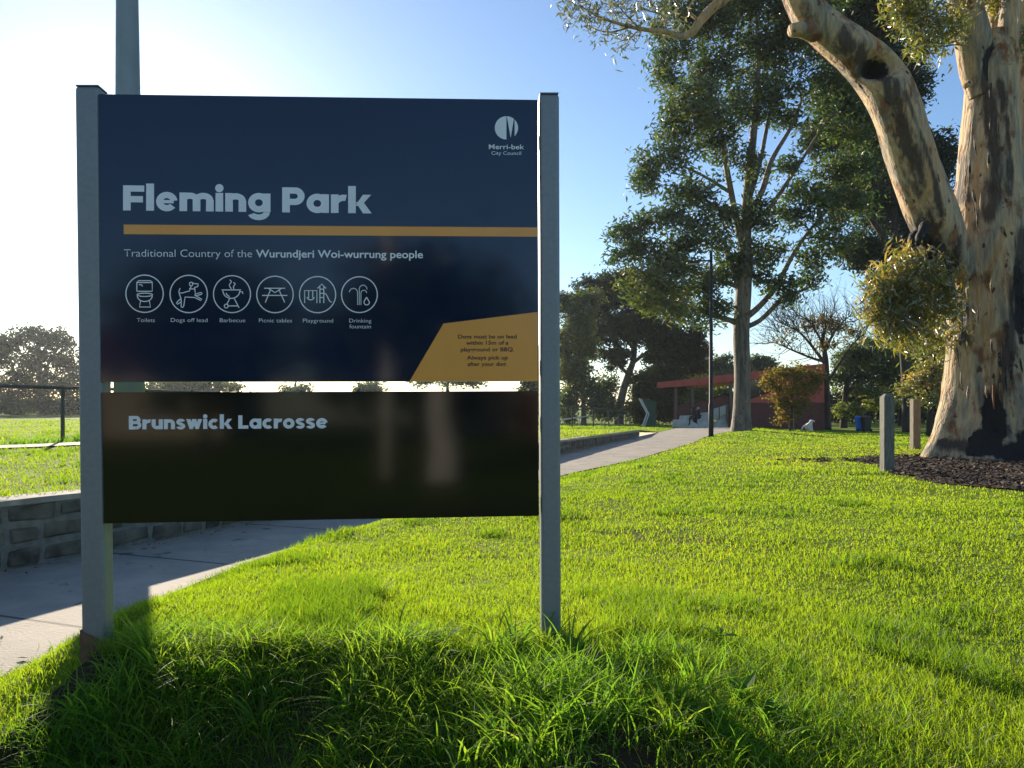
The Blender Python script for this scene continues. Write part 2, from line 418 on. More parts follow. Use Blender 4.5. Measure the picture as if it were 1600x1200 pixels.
def h_lawn(x, y):
    x = np.asarray(x, float); y = np.asarray(y, float)
    z = zfar(y) - .25 * sstep(.3, .46, x / np.maximum(y, 1)) * sstep(16, 34, y)
    # the mound the sign stands on
    cut = sstep(-1.53, -1.41, x); fr = sstep(3.3, 2.7, y)
    lat = (sstep(-2.3, -1.5, x) * (1 - fr) + cut * fr) * (1 - sstep(.3, 2.2, x))
    z = z - .10 * (1 - cut) * fr
    z = z + .165 * lat * np.where(y > 2.65, np.exp(-((y - 2.65) / 1.5) ** 2), 1.0)
    eg = -1.41 + 0 * y
    steep = sstep(eg - .07, eg + .05, x) * (1 - sstep(-.28, .18, x))
    z = z - steep * np.clip((2.52 - y) * (.50 - .24 * sstep(-.95, -.2, x)), 0, .70)
    z = z - (1 - steep) * .52 * sstep(2.0, .3, y)
    z = z + .05 * (fbm(x * .55, y * .55, 2) - .5) * sstep(2.2, 5, y) + .02 * (fbm(x * 2.2, y * 2.2, 4) - .5)
    # down to the path
    zp = zpath(y)
    k = sstep(0, 1, (x - xe(y)) / np.where(y < 9, .95, 1.3))
    k = np.where(y > PATH_END, 1.0, k)
    z = np.where(y < PATH_END, zp - .012 + (z - zp + .012) * k, z)
    return z


def h_up(x, y):
    x = np.asarray(x, float); y = np.asarray(y, float)
    zu = np.interp(y, [-60, 5.65, 16.9, 26, 31], [.28, .28, .20, .12, -.13])
    zu = np.where(y > 31, h_lawn(xw(y), y), zu)
    u = x / np.maximum(y, 1)
    zl = np.interp(y, [0, 14, 70, 400], [.30, .30, -.19, -.4])
    zr = np.interp(y, [0, 16, 26, 37, 54, 70, 400], [.28, .2, .08, -.12, -.55, -.66, -.7])
    z = zl + (zr - zl) * sstep(-.35, .02, u)
    t = np.clip((xw(y) - x) / 4, 0, 1)
    k = sstep(0, 1, t)
    return zu + (z - zu) * k + .03 * (fbm(x * .8, y * .8, 6) - .5) * k


def hgt(x, y):
    return np.where(np.asarray(x) < xw(y), h_up(x, y), h_lawn(x, y))


MULCH = np.array([(6.4, 14.25), (5.95, 12.6), (5.8, 11.4), (5.45, 10.3), (5.55, 9.35), (5.75, 8.4), (6.6, 7.7), (9, 7), (13, 9), (13, 15.5), (9, 15.4), (7.3, 14.7)])
def inpoly(x, y, P):
    c = np.zeros(np.shape(x), bool); j = len(P) - 1
    for i in range(len(P)):
        xi, yi = P[i]; xj, yj = P[j]
        c ^= ((yi > y) != (yj > y)) & (x < (xj - xi) * (y - yi) / (yj - yi + 1e-12) + xi)
        j = i
    return c


def mulch_mask(x, y):
    wx = x + .9 * (fbm(x * 1.5, y * 1.5, 21) - .5); wy = y + .9 * (fbm(x * 1.5, y * 1.5, 25) - .5)
    a = inpoly(wx, wy, MULCH)
    b = (np.hypot((x - 5.9) / 1.1, (y - 13.6) / .5) < 1) & (fbm(x * 3, y * 3, 8) > .55)
    return a | b


def dirt_mask(x, y):
    """worn soil: round both sign posts, along the cut edge left of the mound, thin patches"""
    a = np.exp(-(((x + 1.47) / .10) ** 2 + ((y - 2.52) / .16) ** 2))
    b = np.exp(-(((x - .24) / .12) ** 2 + ((y - 2.50) / .14) ** 2))
    c = np.exp(-((x - (-1.465 + .015 * np.sin(y * 19))) / .065) ** 2) * (y < 2.55) * (y > 1.0)
    d = .8 * (sstep(.62, .72, fbm(x * 1.6, y * 1.6, 31)) * (x > -1.3) * (x < .5) * (y < 2.4))
    e = .65 * sstep(.57, .68, fbm(x * 1.6, y * 3.0, 41)) * np.exp(-(((x - .6) / 1.8) ** 2 + ((y - 5.6) / 1.2) ** 2))
    return np.clip(a + b + c + d + e, 0, 1)


def ground_mat():
    m, t, b = newmat('lawn soil and turf')
    b.inputs['Roughness'].default_value = 0.95; b.inputs['Specular IOR Level'].default_value = 0.1
    N = t.nodes.new; L = t.links.new
    tc = N('ShaderNodeTexCoord')
    n = N('ShaderNodeTexNoise'); n.inputs['Scale'].default_value = 1.2; n.inputs['Detail'].default_value = 8; n.inputs['Roughness'].default_value = .65; L(tc.outputs['Object'], n.inputs['Vector'])
    r = N('ShaderNodeValToRGB'); e = r.color_ramp.elements
    e[0].position = .3; e[0].color = (.075, .125, .010, 1); e[1].position = .7; e[1].color = (.19, .25, .014, 1)
    L(n.outputs[0], r.inputs[0])
    n2 = N('ShaderNodeTexNoise'); n2.inputs['Scale'].default_value = 22; n2.inputs['Detail'].default_value = 5; L(tc.outputs['Object'], n2.inputs['Vector'])
    r2 = N('ShaderNodeValToRGB'); r2.color_ramp.elements[0].color = (.025, .016, .010, 1); r2.color_ramp.elements[1].color = (.085, .055, .032, 1); L(n2.outputs[0], r2.inputs[0])
    at = N('ShaderNodeAttribute'); at.attribute_name = 'soil'
    mx = N('ShaderNodeMix'); mx.data_type = 'RGBA'; L(at.outputs['Fac'], mx.inputs[0]); L(r.outputs[0], mx.inputs[6]); L(r2.outputs[0], mx.inputs[7])
    L(mx.outputs[2], b.inputs['Base Color'])
    bp = N('ShaderNodeBump'); bp.inputs['Strength'].default_value = .8; bp.inputs['Distance'].default_value = .03
    L(n2.outputs[0], bp.inputs['Height']); L(bp.outputs[0], b.inputs['Normal'])
    return m
M['ground'] = ground_mat()


def sheet(name, ys, ts, hf, sgn):
    Y = np.repeat(ys[:, None], len(ts), 1)
    X = xw(Y) + sgn * ts[None]
    Z = hf(X, Y)
    soil = dirt_mask(X, Y)
    near = np.clip((7 - np.hypot(X, Y)) / 4, 0, 1) * (X > xe(Y)) * (X < 1.2) * (Y < 2.6)
    soil = np.clip(soil + near * .9, 0, 1)
    V = np.stack([X, Y, Z], -1).reshape(-1, 3)
    n, k = Y.shape
    i = np.arange(n - 1)[:, None]; j = np.arange(k - 1)[None]
    q = np.stack([i * k + j, i * k + j + 1, (i + 1) * k + j + 1, (i + 1) * k + j], -1).reshape(-1, 4)
    if sgn < 0: q = q[:, ::-1]
    o = MB().add(V, q).build(name, M['ground'], smooth=True, attrs={'soil': soil.reshape(-1)})
    return tag(o, kind='structure')


ys = np.concatenate([np.linspace(-60, -2, 30), np.linspace(-1.6, 1.0, 14), np.linspace(1.06, 3.2, 70), np.linspace(3.3, 14, 108), np.linspace(14.3, 40, 80), np.linspace(41, 100, 40), np.geomspace(105, 400, 14)])
ts = np.concatenate([np.linspace(0, 1.2, 8), np.linspace(1.3, 7.0, 115), np.linspace(7.15, 16, 60), np.geomspace(16.4, 320, 36)])
tu = np.concatenate([np.linspace(0, 1, 8), np.linspace(1.2, 14, 60), np.geomspace(14.5, 320, 40)])
sheet('ground', ys, ts, h_lawn, 1)
sheet('upper_lawn', ys, tu, h_up, -1)


# concrete path with joints
def path_mat():
    m, t, b = newmat('worn concrete path')
    b.inputs['Roughness'].default_value = 0.85
    N = t.nodes.new; L = t.links.new
    tc = N('ShaderNodeTexCoord')
    n = N('ShaderNodeTexNoise'); n.inputs['Scale'].default_value = 1.6; n.inputs['Detail'].default_value = 9; n.inputs['Roughness'].default_value = .7; L(tc.outputs['Object'], n.inputs['Vector'])
    r = N('ShaderNodeValToRGB'); r.color_ramp.elements[0].position = .28; r.color_ramp.elements[0].color = (.24, .21, .175, 1); r.color_ramp.elements[1].position = .7; r.color_ramp.elements[1].color = (.43, .375, .30, 1)
    L(n.outputs[0], r.inputs[0])
    n3 = N('ShaderNodeTexNoise'); n3.inputs['Scale'].default_value = 5; n3.inputs['Detail'].default_value = 6; L(tc.outputs['Object'], n3.inputs['Vector'])
    r3 = N('ShaderNodeValToRGB'); r3.color_ramp.elements[0].position = .64; r3.color_ramp.elements[1].position = .72; L(n3.outputs[0], r3.inputs[0])
    m3 = N('ShaderNodeMix'); m3.data_type = 'RGBA'; L(r3.outputs[0], m3.inputs[0]); L(r.outputs[0], m3.inputs[6]); m3.inputs[7].default_value = (.12, .11, .09, 1)
    at = N('ShaderNodeAttribute'); at.attribute_name = 'run'
    md = N('ShaderNodeMath'); md.operation = 'PINGPONG'; md.inputs[1].default_value = .8; L(at.outputs['Fac'], md.inputs[0])
    lt = N('ShaderNodeMath'); lt.operation = 'LESS_THAN'; lt.inputs[1].default_value = .014; L(md.outputs[0], lt.inputs[0])
    mx = N('ShaderNodeMix'); mx.data_type = 'RGBA'; L(lt.outputs[0], mx.inputs[0]); L(m3.outputs[2], mx.inputs[6]); mx.inputs[7].default_value = (.06, .055, .045, 1)
    L(mx.outputs[2], b.inputs['Base Color'])
    n2 = N('ShaderNodeTexNoise'); n2.inputs['Scale'].default_value = 60; n2.inputs['Detail'].default_value = 4; L(tc.outputs['Object'], n2.inputs['Vector'])
    sb = N('ShaderNodeMath'); sb.operation = 'SUBTRACT'; L(n2.outputs[0], sb.inputs[0]); L(lt.outputs[0], sb.inputs[1])
    bp = N('ShaderNodeBump'); bp.inputs['Strength'].default_value = .35; bp.inputs['Distance'].default_value = .01
    L(sb.outputs[0], bp.inputs['Height']); L(bp.outputs[0], b.inputs['Normal'])
    return m
M['path'] = path_mat()
py_ = np.concatenate([np.linspace(-14, 0, 20), np.linspace(.1, 14, 140), np.linspace(14.2, 37, 115), np.linspace(37.3, 50, 30)])
pt = np.linspace(0, 1, 13)
Y = np.repeat(py_[:, None], 13, 1)
X = xw(Y) + (xe(Y) + .05 + .05 * (fbm(Y * 1.3, Y * .2, 5) - .5) - xw(Y)) * pt[None]
Zp = np.where(Y < 37, zpath(Y), h_lawn(X, Y) + .02)
run = np.cumsum(np.concatenate([[0], np.hypot(np.diff(X[:, 6]), np.diff(py_))]))
run = run[:, None] + (X - X[:, 6:7]) * .35
i = np.arange(len(py_) - 1)[:, None]; j = np.arange(12)[None]
q = np.stack([i * 13 + j, i * 13 + j + 1, (i + 1) * 13 + j + 1, (i + 1) * 13 + j], -1).reshape(-1, 4)
tag(MB().add(np.stack([X, Y, Zp], -1), q).build('path', M['path'], smooth=True, attrs={'run': run.reshape(-1)}), kind='structure')

# narrow concrete footpath on the upper lawn, along the oval fence
FENCE_DIR = np.array([.58, .815])
fp = []
for s in np.linspace(-16, 14, 61):
    a = np.array([-8.0, 11.75]) + FENCE_DIR * s + np.array([.815, -.58]) * (.004 * s * s)
    nrm = np.array([-FENCE_DIR[1], FENCE_DIR[0]])
    for o_ in (0, .45, .9):
        p = a + nrm * o_
        fp.append((p[0], p[1], float(h_up(p[0], p[1])) + .025))
q = [[i * 3 + j, i * 3 + j + 1, (i + 1) * 3 + j + 1, (i + 1) * 3 + j] for i in range(60) for j in range(2)]
fpo = np.array(fp)
tag(MB().add(fpo, np.array(q)[:, ::-1]).build('upper_path', M['path'], smooth=True, attrs={'run': np.repeat(np.linspace(0, 30, 61), 3)}), kind='structure')


# mulch under the big gum
def mulch():
    xs, ys2 = np.meshgrid(np.linspace(4.2, 14, 140), np.linspace(6.4, 16, 140))
    Z = h_lawn(xs, ys2) + .012 + .05 * (fbm(xs * 2.5, ys2 * 2.5, 51) - .4)
    ok = mulch_mask(xs, ys2)
    k = 140
    i = np.arange(k - 1)[:, None]; j = np.arange(k - 1)[None]
    q = np.stack([i * k + j, i * k + j + 1, (i + 1) * k + j + 1, (i + 1) * k + j], -1)
    keep = ok[:-1, :-1] & ok[1:, 1:] & ok[1:, :-1] & ok[:-1, 1:]
    b = MB().add(np.stack([xs, ys2, Z], -1), q[keep])
    # loose chips, bark strips and leaf litter
    n = 26000
    x = rng.uniform(4.8, 11.5, n); y = rng.uniform(7, 15, n); kp = mulch_mask(x, y); x = x[kp]; y = y[kp]; n = len(x)
    z = h_lawn(x, y) + .02 + .05 * (fbm(x * 2.5, y * 2.5, 51) - .4) + rng.uniform(0, .03, n)
    a = rng.uniform(0, 2 * np.pi, n); L = rng.uniform(.012, .04, n) * np.where(rng.random(n) < .06, 3, 1); wd = rng.uniform(.005, .014, n); tl = rng.uniform(-.5, .5, n)
    dx = np.stack([np.cos(a) * L, np.sin(a) * L, tl * L], -1); dy = np.stack([-np.sin(a) * wd, np.cos(a) * wd, rng.uniform(-.5, .5, n) * wd], -1)
    c = np.stack([x, y, z], -1)
    V = np.stack([c - dx - dy, c + dx - dy, c + dx + dy, c - dx + dy], 1).reshape(-1, 3)
    q2 = np.arange(4 * n).reshape(-1, 4)
    pale = rng.random(n) < .16
    base = b.n
    b.add(V, q2[~pale], m=0)
    b.Q.append(q2[pale] + base); b.mq.append(np.full(pale.sum(), 1))
    o = b.build('mulch_bed', [pm('bark mulch', (.060, .034, .021), .95, 0, .5, 18, .8, 40), pm('dry leaf litter', (.26, .19, .12), .8, 0, .3, 20)])
    tag(o, kind='structure')
mulch()


# ------------------------------------------------------------------ grass (stuff)
def blades(name, x, y, z, hgt_, wid, lean, mat, tint, seg=2, label=None, leandir=None):
    n = len(x)
    a = rng.uniform(0, 2 * np.pi, n)                       # facing
    la = leandir if leandir is not None else rng.uniform(0, 2 * np.pi, n)
    side = np.stack([np.cos(a), np.sin(a), np.zeros(n)], -1)
    ld = np.stack([np.cos(la), np.sin(la), np.zeros(n)], -1)
    base = np.stack([x, y, z - .006], -1)
    rows = []
    for s in range(seg):
        t = s / seg
        p = base + ld * (lean * hgt_ * t ** 1.8)[:, None]
        p[:, 2] += hgt_ * (t - .35 * np.clip(lean, 0, 1.6) * t ** 2.5)
        ww = wid * (1 - .75 * t ** 1.5)
        rows += [p - side * ww[:, None] * .5, p + side * ww[:, None] * .5]
    p = base + ld * (lean * hgt_)[:, None]; p[:, 2] += hgt_ * (1 - .35 * np.clip(lean, 0, 1.6))
    rows.append(p)
    V = np.stack(rows, 1)
    k = 2 * seg + 1
    o = np.arange(n)[:, None] * k
    qs = []
    for s in range(seg - 1):
        qs.append(o + np.array([[2 * s, 2 * s + 1, 2 * s + 3, 2 * s + 2]]))
    ts_ = o + np.array([[2 * seg - 2, 2 * seg - 1, 2 * seg]])
    b = MB().add(V.reshape(-1, 3), np.concatenate(qs) if qs else None, ts_)
    ob = b.build(name, mat, smooth=True, attrs={'tint': np.repeat(tint, k)})
    return tag(ob, kind='stuff')


def lawn_patch(name, n, d0, d1, a0, a1, cond, hmul=1.0, seg=2):
    d = np.exp(rng.uniform(np.log(d0), np.log(d1), n)); th = R(1) * rng.uniform(a0, a1, n)
    x = d * np.sin(th); y = d * np.cos(th)
    kp = cond(x, y); x = x[kp]; y = y[kp]; d = d[kp]
    kp = rng.random(len(x)) > dirt_mask(x, y) * .95; x = x[kp]; y = y[kp]; d = d[kp]
    z = hgt(x, y)
    clump = fbm(x * 2.0, y * 2.0, 61); big = fbm(x * .35, y * .35, 71)
    hh = (.016 + .030 * rng.random(len(x))) * (.45 + 1.1 * clump) * hmul * (1 + .6 * np.clip((3.6 - d) / 1.5, 0, 1))
    tuft = sstep(.60, .72, fbm(x * 1.7, y * 1.7, 81))
    hh = hh * (1 + 1.1 * tuft)
    wd = np.maximum(.0030, .0012 * d) * rng.uniform(.7, 1.3, len(x))
    tint = np.clip(-.05 + .75 * big + .25 * (fbm(x * 1.1, y * 1.1, 66) - .3) + .14 * rng.random(len(x)) + .04 - .40 * tuft, 0, 1)
    dry = rng.random(len(x)) < .02 + .10 * np.exp(-(((x - .6) / 1.8) ** 2 + ((y - 5.6) / 1.3) ** 2)); tint[dry] = 1
    lean = rng.uniform(.1, 1.0, len(x))
    return blades(name, x, y, z, hh, wd, lean, M['lawn'], tint, seg)


on_lawn = lambda x, y: (x > xe(y) + rng.normal(.01, .04, len(x))) & ~mulch_mask(x, y) & ~((x > -1.40) & (x < .35) & (y < 2.5))
lawn_patch('lawn_grass', 400000, 1.75, 9, -46, 62, on_lawn)
lawn_patch('lawn_grass', 220000, 8, 48, -16, 50, on_lawn)
lawn_patch('lawn_grass', 120000, 5.0, 60, -42, 12, lambda x, y: (x < xw(y) - .16) & (((x + 8.0) * -.815 + (y - 11.75) * .58 < -.02) | ((x + 8.0) * -.815 + (y - 11.75) * .58 > .92) | (y > 24)), 1.25)


def tall_grass():
    n = 26000
    x = rng.uniform(-1.43, 1.15, n); y = rng.uniform(1.35, 2.80, n)
    dens = np.clip(1.2 - sstep(.1, .75, x) * 1.0 - sstep(2.55, 2.85, y) * .8 - sstep(-1.55, -1.75, x) * .6, 0, 1)
    dens = dens * (1 - np.exp(-((x + 1.42) / .22) ** 2 - ((y - 2.5) / .22) ** 2)) * (.25 + 1.1 * sstep(.36, .56, fbm(x * 3.1, y * 3.1, 91)))
    kp = (rng.random(n) < dens) & (rng.random(n) > dirt_mask(x, y) * .97) & (x > -1.38 + .05 * np.sin(y * 23))
    x = x[kp]; y = y[kp]; n = len(x)
    z = h_lawn(x, y)
    cl = fbm(x * 3.1, y * 3.1, 91)
    hh = rng.uniform(.05, .17, n) * (.45 + 1.0 * cl) * (1 - .45 * sstep(2.45, 2.8, y)) * (1 - .35 * sstep(.35, 1.0, x))
    lean = rng.uniform(.25, 1.5, n)
    ld = rng.normal(-1.3, 1.4, n)
    tint = np.clip(.1 + .5 * rng.random(n) + .35 * sstep(.45, .6, fbm(x * 1.5, y * 1.5, 95)), 0, 1)
    blades('tall_grass', x, y, z, hh, rng.uniform(.0028, .0062, n), lean, M['tallgrass'], tint, 5, leandir=ld)
    n = 30000
    x2 = rng.uniform(-1.38, 1.0, n); y2 = rng.uniform(1.5, 2.75, n); kp = rng.random(n) > dirt_mask(x2, y2) * .9; x2 = x2[kp]; y2 = y2[kp]; n = len(x2)
    t2 = rng.random(n) * .5; t2[rng.random(n) < .07] = 1
    blades('tall_grass', x2, y2, h_lawn(x2, y2), rng.uniform(.02, .07, n), rng.uniform(.0018, .0034, n), rng.uniform(.2, 1.2, n), M['tallgrass'], t2, 3)
    # broad leaved weeds
    WV = []
    for _ in range(16):
        cx, cy = rng.uniform(-1.3, .8), rng.uniform(2.0, 2.72); cz = float(h_lawn(cx, cy)) + .03
        for k in range(rng.integers(5, 9)):
            a_ = rng.uniform(0, 2 * np.pi); l_ = rng.uniform(.03, .07); u_ = np.array([math.cos(a_), math.sin(a_), rng.uniform(.2, .9)]); v_ = np.array([-math.sin(a_), math.cos(a_), 0]) * l_ * .3
            c0 = np.array([cx, cy, cz]); WV.append(np.stack([c0, c0 + u_ * l_ * .55 - v_, c0 + u_ * l_ + [0, 0, -.01], c0 + u_ * l_ * .55 + v_]))
    WV = np.array(WV)
    tag(MB().add(WV.reshape(-1, 3), np.arange(len(WV) * 4).reshape(-1, 4)).build('weeds', M['tallgrass'], attrs={'tint': np.repeat(rng.random(len(WV)) * .5, 4)}), kind='stuff')
    # broad bladed tufts
    X = []; Yy = []; H = []; Wd = []; Ln = []; LD = []; T = []
    spots = [(rng.uniform(-1.4, .55), rng.uniform(1.9, 2.7)) for _ in range(42)] + [(-.02, 1.98), (.05, 1.92), (-.1, 1.95), (.12, 2.0), (-.75, 2.25), (-.2, 2.05)]
    for (cx, cy) in spots:
        k = rng.integers(10, 26)
        a = rng.uniform(0, 2 * np.pi, k)
        X += list(cx + .02 * np.cos(a)); Yy += list(cy + .02 * np.sin(a)); LD += list(a)
        H += list(rng.uniform(.10, .20, k)); Wd += list(rng.uniform(.006, .011, k)); Ln += list(rng.uniform(.4, 1.5, k)); T += list(np.clip(rng.normal(rng.uniform(.3, .8), .15, k), 0, 1))
    X = np.array(X); Yy = np.array(Yy)
    blades('tall_grass', X, Yy, h_lawn(X, Yy), np.array(H), np.array(Wd), np.array(Ln), M['tallgrass'], np.array(T), 6, leandir=np.array(LD))
    # rank growth at the foot of the oval fence and along the wall
    n = 5000
    s = rng.uniform(-14, 12, n); o_ = rng.normal(1.75, .22, n)
    p = np.array([-8.0, 11.75])[None] + FENCE_DIR[None] * s[:, None] + np.array([-.815, .58])[None] * o_[:, None]
    cl = fbm(s * 1.2, o_ * 1.2, 33)
    blades('tall_grass', p[:, 0], p[:, 1], h_up(p[:, 0], p[:, 1]), rng.uniform(.05, .20, n) * (.3 + cl), rng.uniform(.014, .03, n), rng.uniform(.2, 1, n), M['tallgrass'], rng.random(n) * .6, 3)
tall_grass()


# ------------------------------------------------------------------ the park sign
DL, DR = 2.6, 2.683
PL = np.array([(160 - 800) / F * DL, DL]); PR = np.array([(840 - 800) / F * DR, DR])
sdr = (PR - PL) / np.linalg.norm(PR - PL)
SN = np.array([-sdr[1], sdr[0], 0.0])            # pointing away from the camera
SU = np.array([sdr[0], sdr[1], 0.0])
SO = np.array([PL[0], PL[1], EYE])


def S(px, py, off=0.0):
    """point of the sign's face; off > 0 towards the viewer"""
    r = np.array([(px - 800) / F, 1.0, -(py - HOR) / F])
    t = np.dot(SO - np.array([0, 0, EYE]), SN) / np.dot(r, SN)
    return r * t + np.array([0, 0, EYE]) - SN * off


def ribbon(b, pts, wpx, off, m=0, closed=False):
    """flat line of given width (pixels of the photo) on the sign face"""
    P = np.array([S(x, y, off) for x, y in pts])
    wd = wpx / F * 2.63
    n = len(P)
    if closed:
        t = np.roll(P, -1, 0) - np.roll(P, 1, 0)
    else:
        t = np.gradient(P, axis=0)
    t /= np.linalg.norm(t, axis=1)[:, None] + 1e-12
    s_ = np.cross(t, SN); s_ /= np.linalg.norm(s_, axis=1)[:, None]
    V = np.concatenate([P - s_ * wd / 2, P + s_ * wd / 2])
    q = [[i, (i + 1) % n, n + (i + 1) % n, n + i] for i in range(n if closed else n - 1)]
    b.add(V, q, m=m)


def arc(cx, cy, rx, ry, a0, a1, n=20):
    a = np.radians(np.linspace(a0, a1, n))
    return [(cx + rx * math.cos(t), cy + ry * math.sin(t)) for t in a]


def smooth_pts(pts, n=6):
    p = np.array(pts, float); out = []
    for i in range(len(p) - 1):
        p0 = p[max(i - 1, 0)]; p1 = p[i]; p2 = p[i + 1]; p3 = p[min(i + 2, len(p) - 1)]
        for t in np.linspace(0, 1, n, endpoint=False):
            out.append(.5 * ((2 * p1) + (-p0 + p2) * t + (2 * p0 - 5 * p1 + 4 * p2 - p3) * t * t + (-p0 + 3 * p1 - 3 * p2 + p3) * t ** 3))
    out.append(p[-1])
    return [tuple(v) for v in out]


# heavy geometric letters, drawn as strokes; units: cap height = 1
def glyph(c):
    L = []; X = .75
    ring = lambda cx, a0=0, a1=360: L.append(('A', cx, .372, .285, .262, a0, a1, .27))
    st = lambda x, y0, y1, w_=.30: L.append(('L', x, y0, x, y1, w_))
    bar = lambda x0, x1, y, w_=.25: L.append(('L', x0, y, x1, y, w_))
    if c == 'F': st(.15, 0, 1); bar(.15, .83, .875); bar(.15, .78, .45); wd = .83
    elif c == 'l': st(.155, 0, 1.08, .31); wd = .31
    elif c == 'e': ring(.42, 8, 322); bar(.2, .69, .37, .13); wd = .84
    elif c in 'mn':
        st(.15, 0, .74)
        for k in range(2 if c == 'm' else 1):
            x0 = .15 + k * .52
            L.append(('A', x0 + .26, .44, .26, .175, 0, 180, .27)); st(x0 + .52, 0, .45)
        wd = 1.33 if c == 'm' else .82
    elif c == 'i': st(.155, 0, .74); L.append(('D', .155, .93, .165)); wd = .31
    elif c == 'g': ring(.42); st(.725, .0, .74); L.append(('A', .41, -.01, .315, .2, -158, 0, .25)); wd = .875
    elif c == 'P': st(.15, 0, 1); bar(.15, .5, .875); bar(.15, .5, .42); L.append(('A', .5, .6475, .245, .2275, -90, 90, .27)); wd = .88
    elif c == 'a': ring(.42); st(.725, 0, .74); wd = .875
    elif c == 'r': st(.15, 0, .74); L.append(('A', .52, .34, .36, .27, 78, 180, .27)); wd = .60
    elif c == 'k': st(.15, 0, 1.08); L.append(('P', [(.28, .30), (.58, .74), (.90, .74), (.50, .28)])); L.append(('P', [(.30, .44), (.56, .50), (.92, 0), (.58, 0)])); wd = .90
    elif c == 'B':
        st(.15, 0, 1)
        for yy in (.885, .515, .115): bar(.15, .52, yy, .23)
        L.append(('A', .52, .70, .21, .185, -90, 90, .25)); L.append(('A', .54, .315, .25, .2, -90, 90, .25)); wd = .92
    elif c == 'u': st(.15, .3, .74); st(.67, 0, .74); L.append(('A', .41, .31, .26, .185, 180, 360, .27)); wd = .82
    elif c == 's':
        L.append(('A', .34, .53, .21, .13, 20, 250, .235)); L.append(('A', .34, .215, .215, .13, -160, 80, .235)); L.append(('L', .25, .42, .43, .33, .235)); wd = .68
    elif c == 'w':
        for x0, x1 in ((.15, .36), (.57, .36), (.57, .79), (1.0, .79)):
            L.append(('P', [(x0 - .155, .74), (x0 + .155, .74), (x1 + .125, 0), (x1 - .125, 0)]))
        wd = 1.15
    elif c == 'c': ring(.42, 48, 312); wd = .76
    elif c == 'L': st(.15, 0, 1); bar(.15, .74, .125); wd = .74
    elif c == 'o': ring(.42); wd = .84
    else: wd = .3
    return L, wd


def word(b, text, x0, x1, y0, y1, cap, off, xs=None, gap=.075, m=0):
    """set text from baseline point (x0,y0) to (x1,y1) in photo pixels"""
    pen = 0.0; items = []
    for c in text:
        if c == ' ': pen += .38; continue
        g, wd = glyph(c); items.append((pen, g)); pen += wd + gap
    tot = pen - gap
    k = (x1 - x0) / tot
    lay = 0
    def tp(u, v): return (x0 + u * k, y0 + (y1 - y0) * (u / tot) - v * cap)
    for pen, g in items:
        for s_ in g:
            lay += 1; o_ = off + (lay % 5) * .00012
            if s_[0] == 'L':
                _, a, b0, c_, d, w_ = s_
                if abs(a - c_) < 1e-9: pl = [(a - w_ / 2, b0), (a + w_ / 2, b0), (a + w_ / 2, d), (a - w_ / 2, d)]
                else:
                    dx, dy = c_ - a, d - b0; l = math.hypot(dx, dy); nx, ny = -dy / l * w_ / 2, dx / l * w_ / 2
                    pl = [(a - nx, b0 - ny), (c_ - nx, d - ny), (c_ + nx, d + ny), (a + nx, b0 + ny)]
                b.add([S(*tp(pen + u, v), o_) for u, v in pl], [[0, 1, 2, 3]], m=m)
            elif s_[0] == 'P':
                b.add([S(*tp(pen + u, v), o_) for u, v in s_[1]], [[0, 1, 2, 3]], m=m)
            elif s_[0] == 'D':
                _, cx, cy, r = s_
                b.poly([S(*tp(pen + u, v), o_) for u, v in arc(cx, cy, r, r, 0, 345, 24)], m=m)
            else:
                _, cx, cy, rx, ry, a0, a1, w_ = s_
                n = max(8, int(abs(a1 - a0) / 9))
                oo = arc(cx, cy, rx + w_ / 2, ry + w_ / 2 * .92, a0, a1, n); ii = arc(cx, cy, rx - w_ / 2, ry - w_ / 2 * .92, a0, a1, n)
                V = [S(*tp(pen + u, v), o_) for u, v in oo + ii]
                b.add(V, [[i, i + 1, n + i + 1, n + i] for i in range(n - 1)], m=m)
    return b


def text_mesh(name, body, x0, x1, y0, y1, cap, mat, parent, off=.0012, weight=0.0):
    """lettering in the built-in face, fitted between two baseline points"""
    cu = bpy.data.curves.new(name, 'FONT'); cu.body = body; cu.size = 1.0; cu.fill_mode = 'FRONT'; cu.offset = weight; cu.resolution_u = 4
    tmp = bpy.data.objects.new(name, cu); C.objects.link(tmp)
    dg = bpy.context.evaluated_depsgraph_get()
    me = bpy.data.meshes.new_from_object(tmp.evaluated_get(dg))
    bpy.data.objects.remove(tmp); bpy.data.curves.remove(cu)
    n = len(me.vertices); co = np.zeros(n * 3); me.vertices.foreach_get('co', co); co = co.reshape(-1, 3)
    u0, u1 = co[:, 0].min(), co[:, 0].max()
    CAP = .729
    V = np.array([S(x0 + (u - u0) / (u1 - u0) * (x1 - x0), y0 + (y1 - y0) * (u - u0) / (u1 - u0) - v / CAP * cap, off) for u, v, _ in co])
    me.vertices.foreach_set('co', V.reshape(-1)); me.materials.clear(); me.materials.append(mat); me.update()
    o = bpy.data.objects.new(name, me); C.objects.link(o)
    o.parent = parent; o.matrix_parent_inverse = pmat(parent).inverted()
    return o


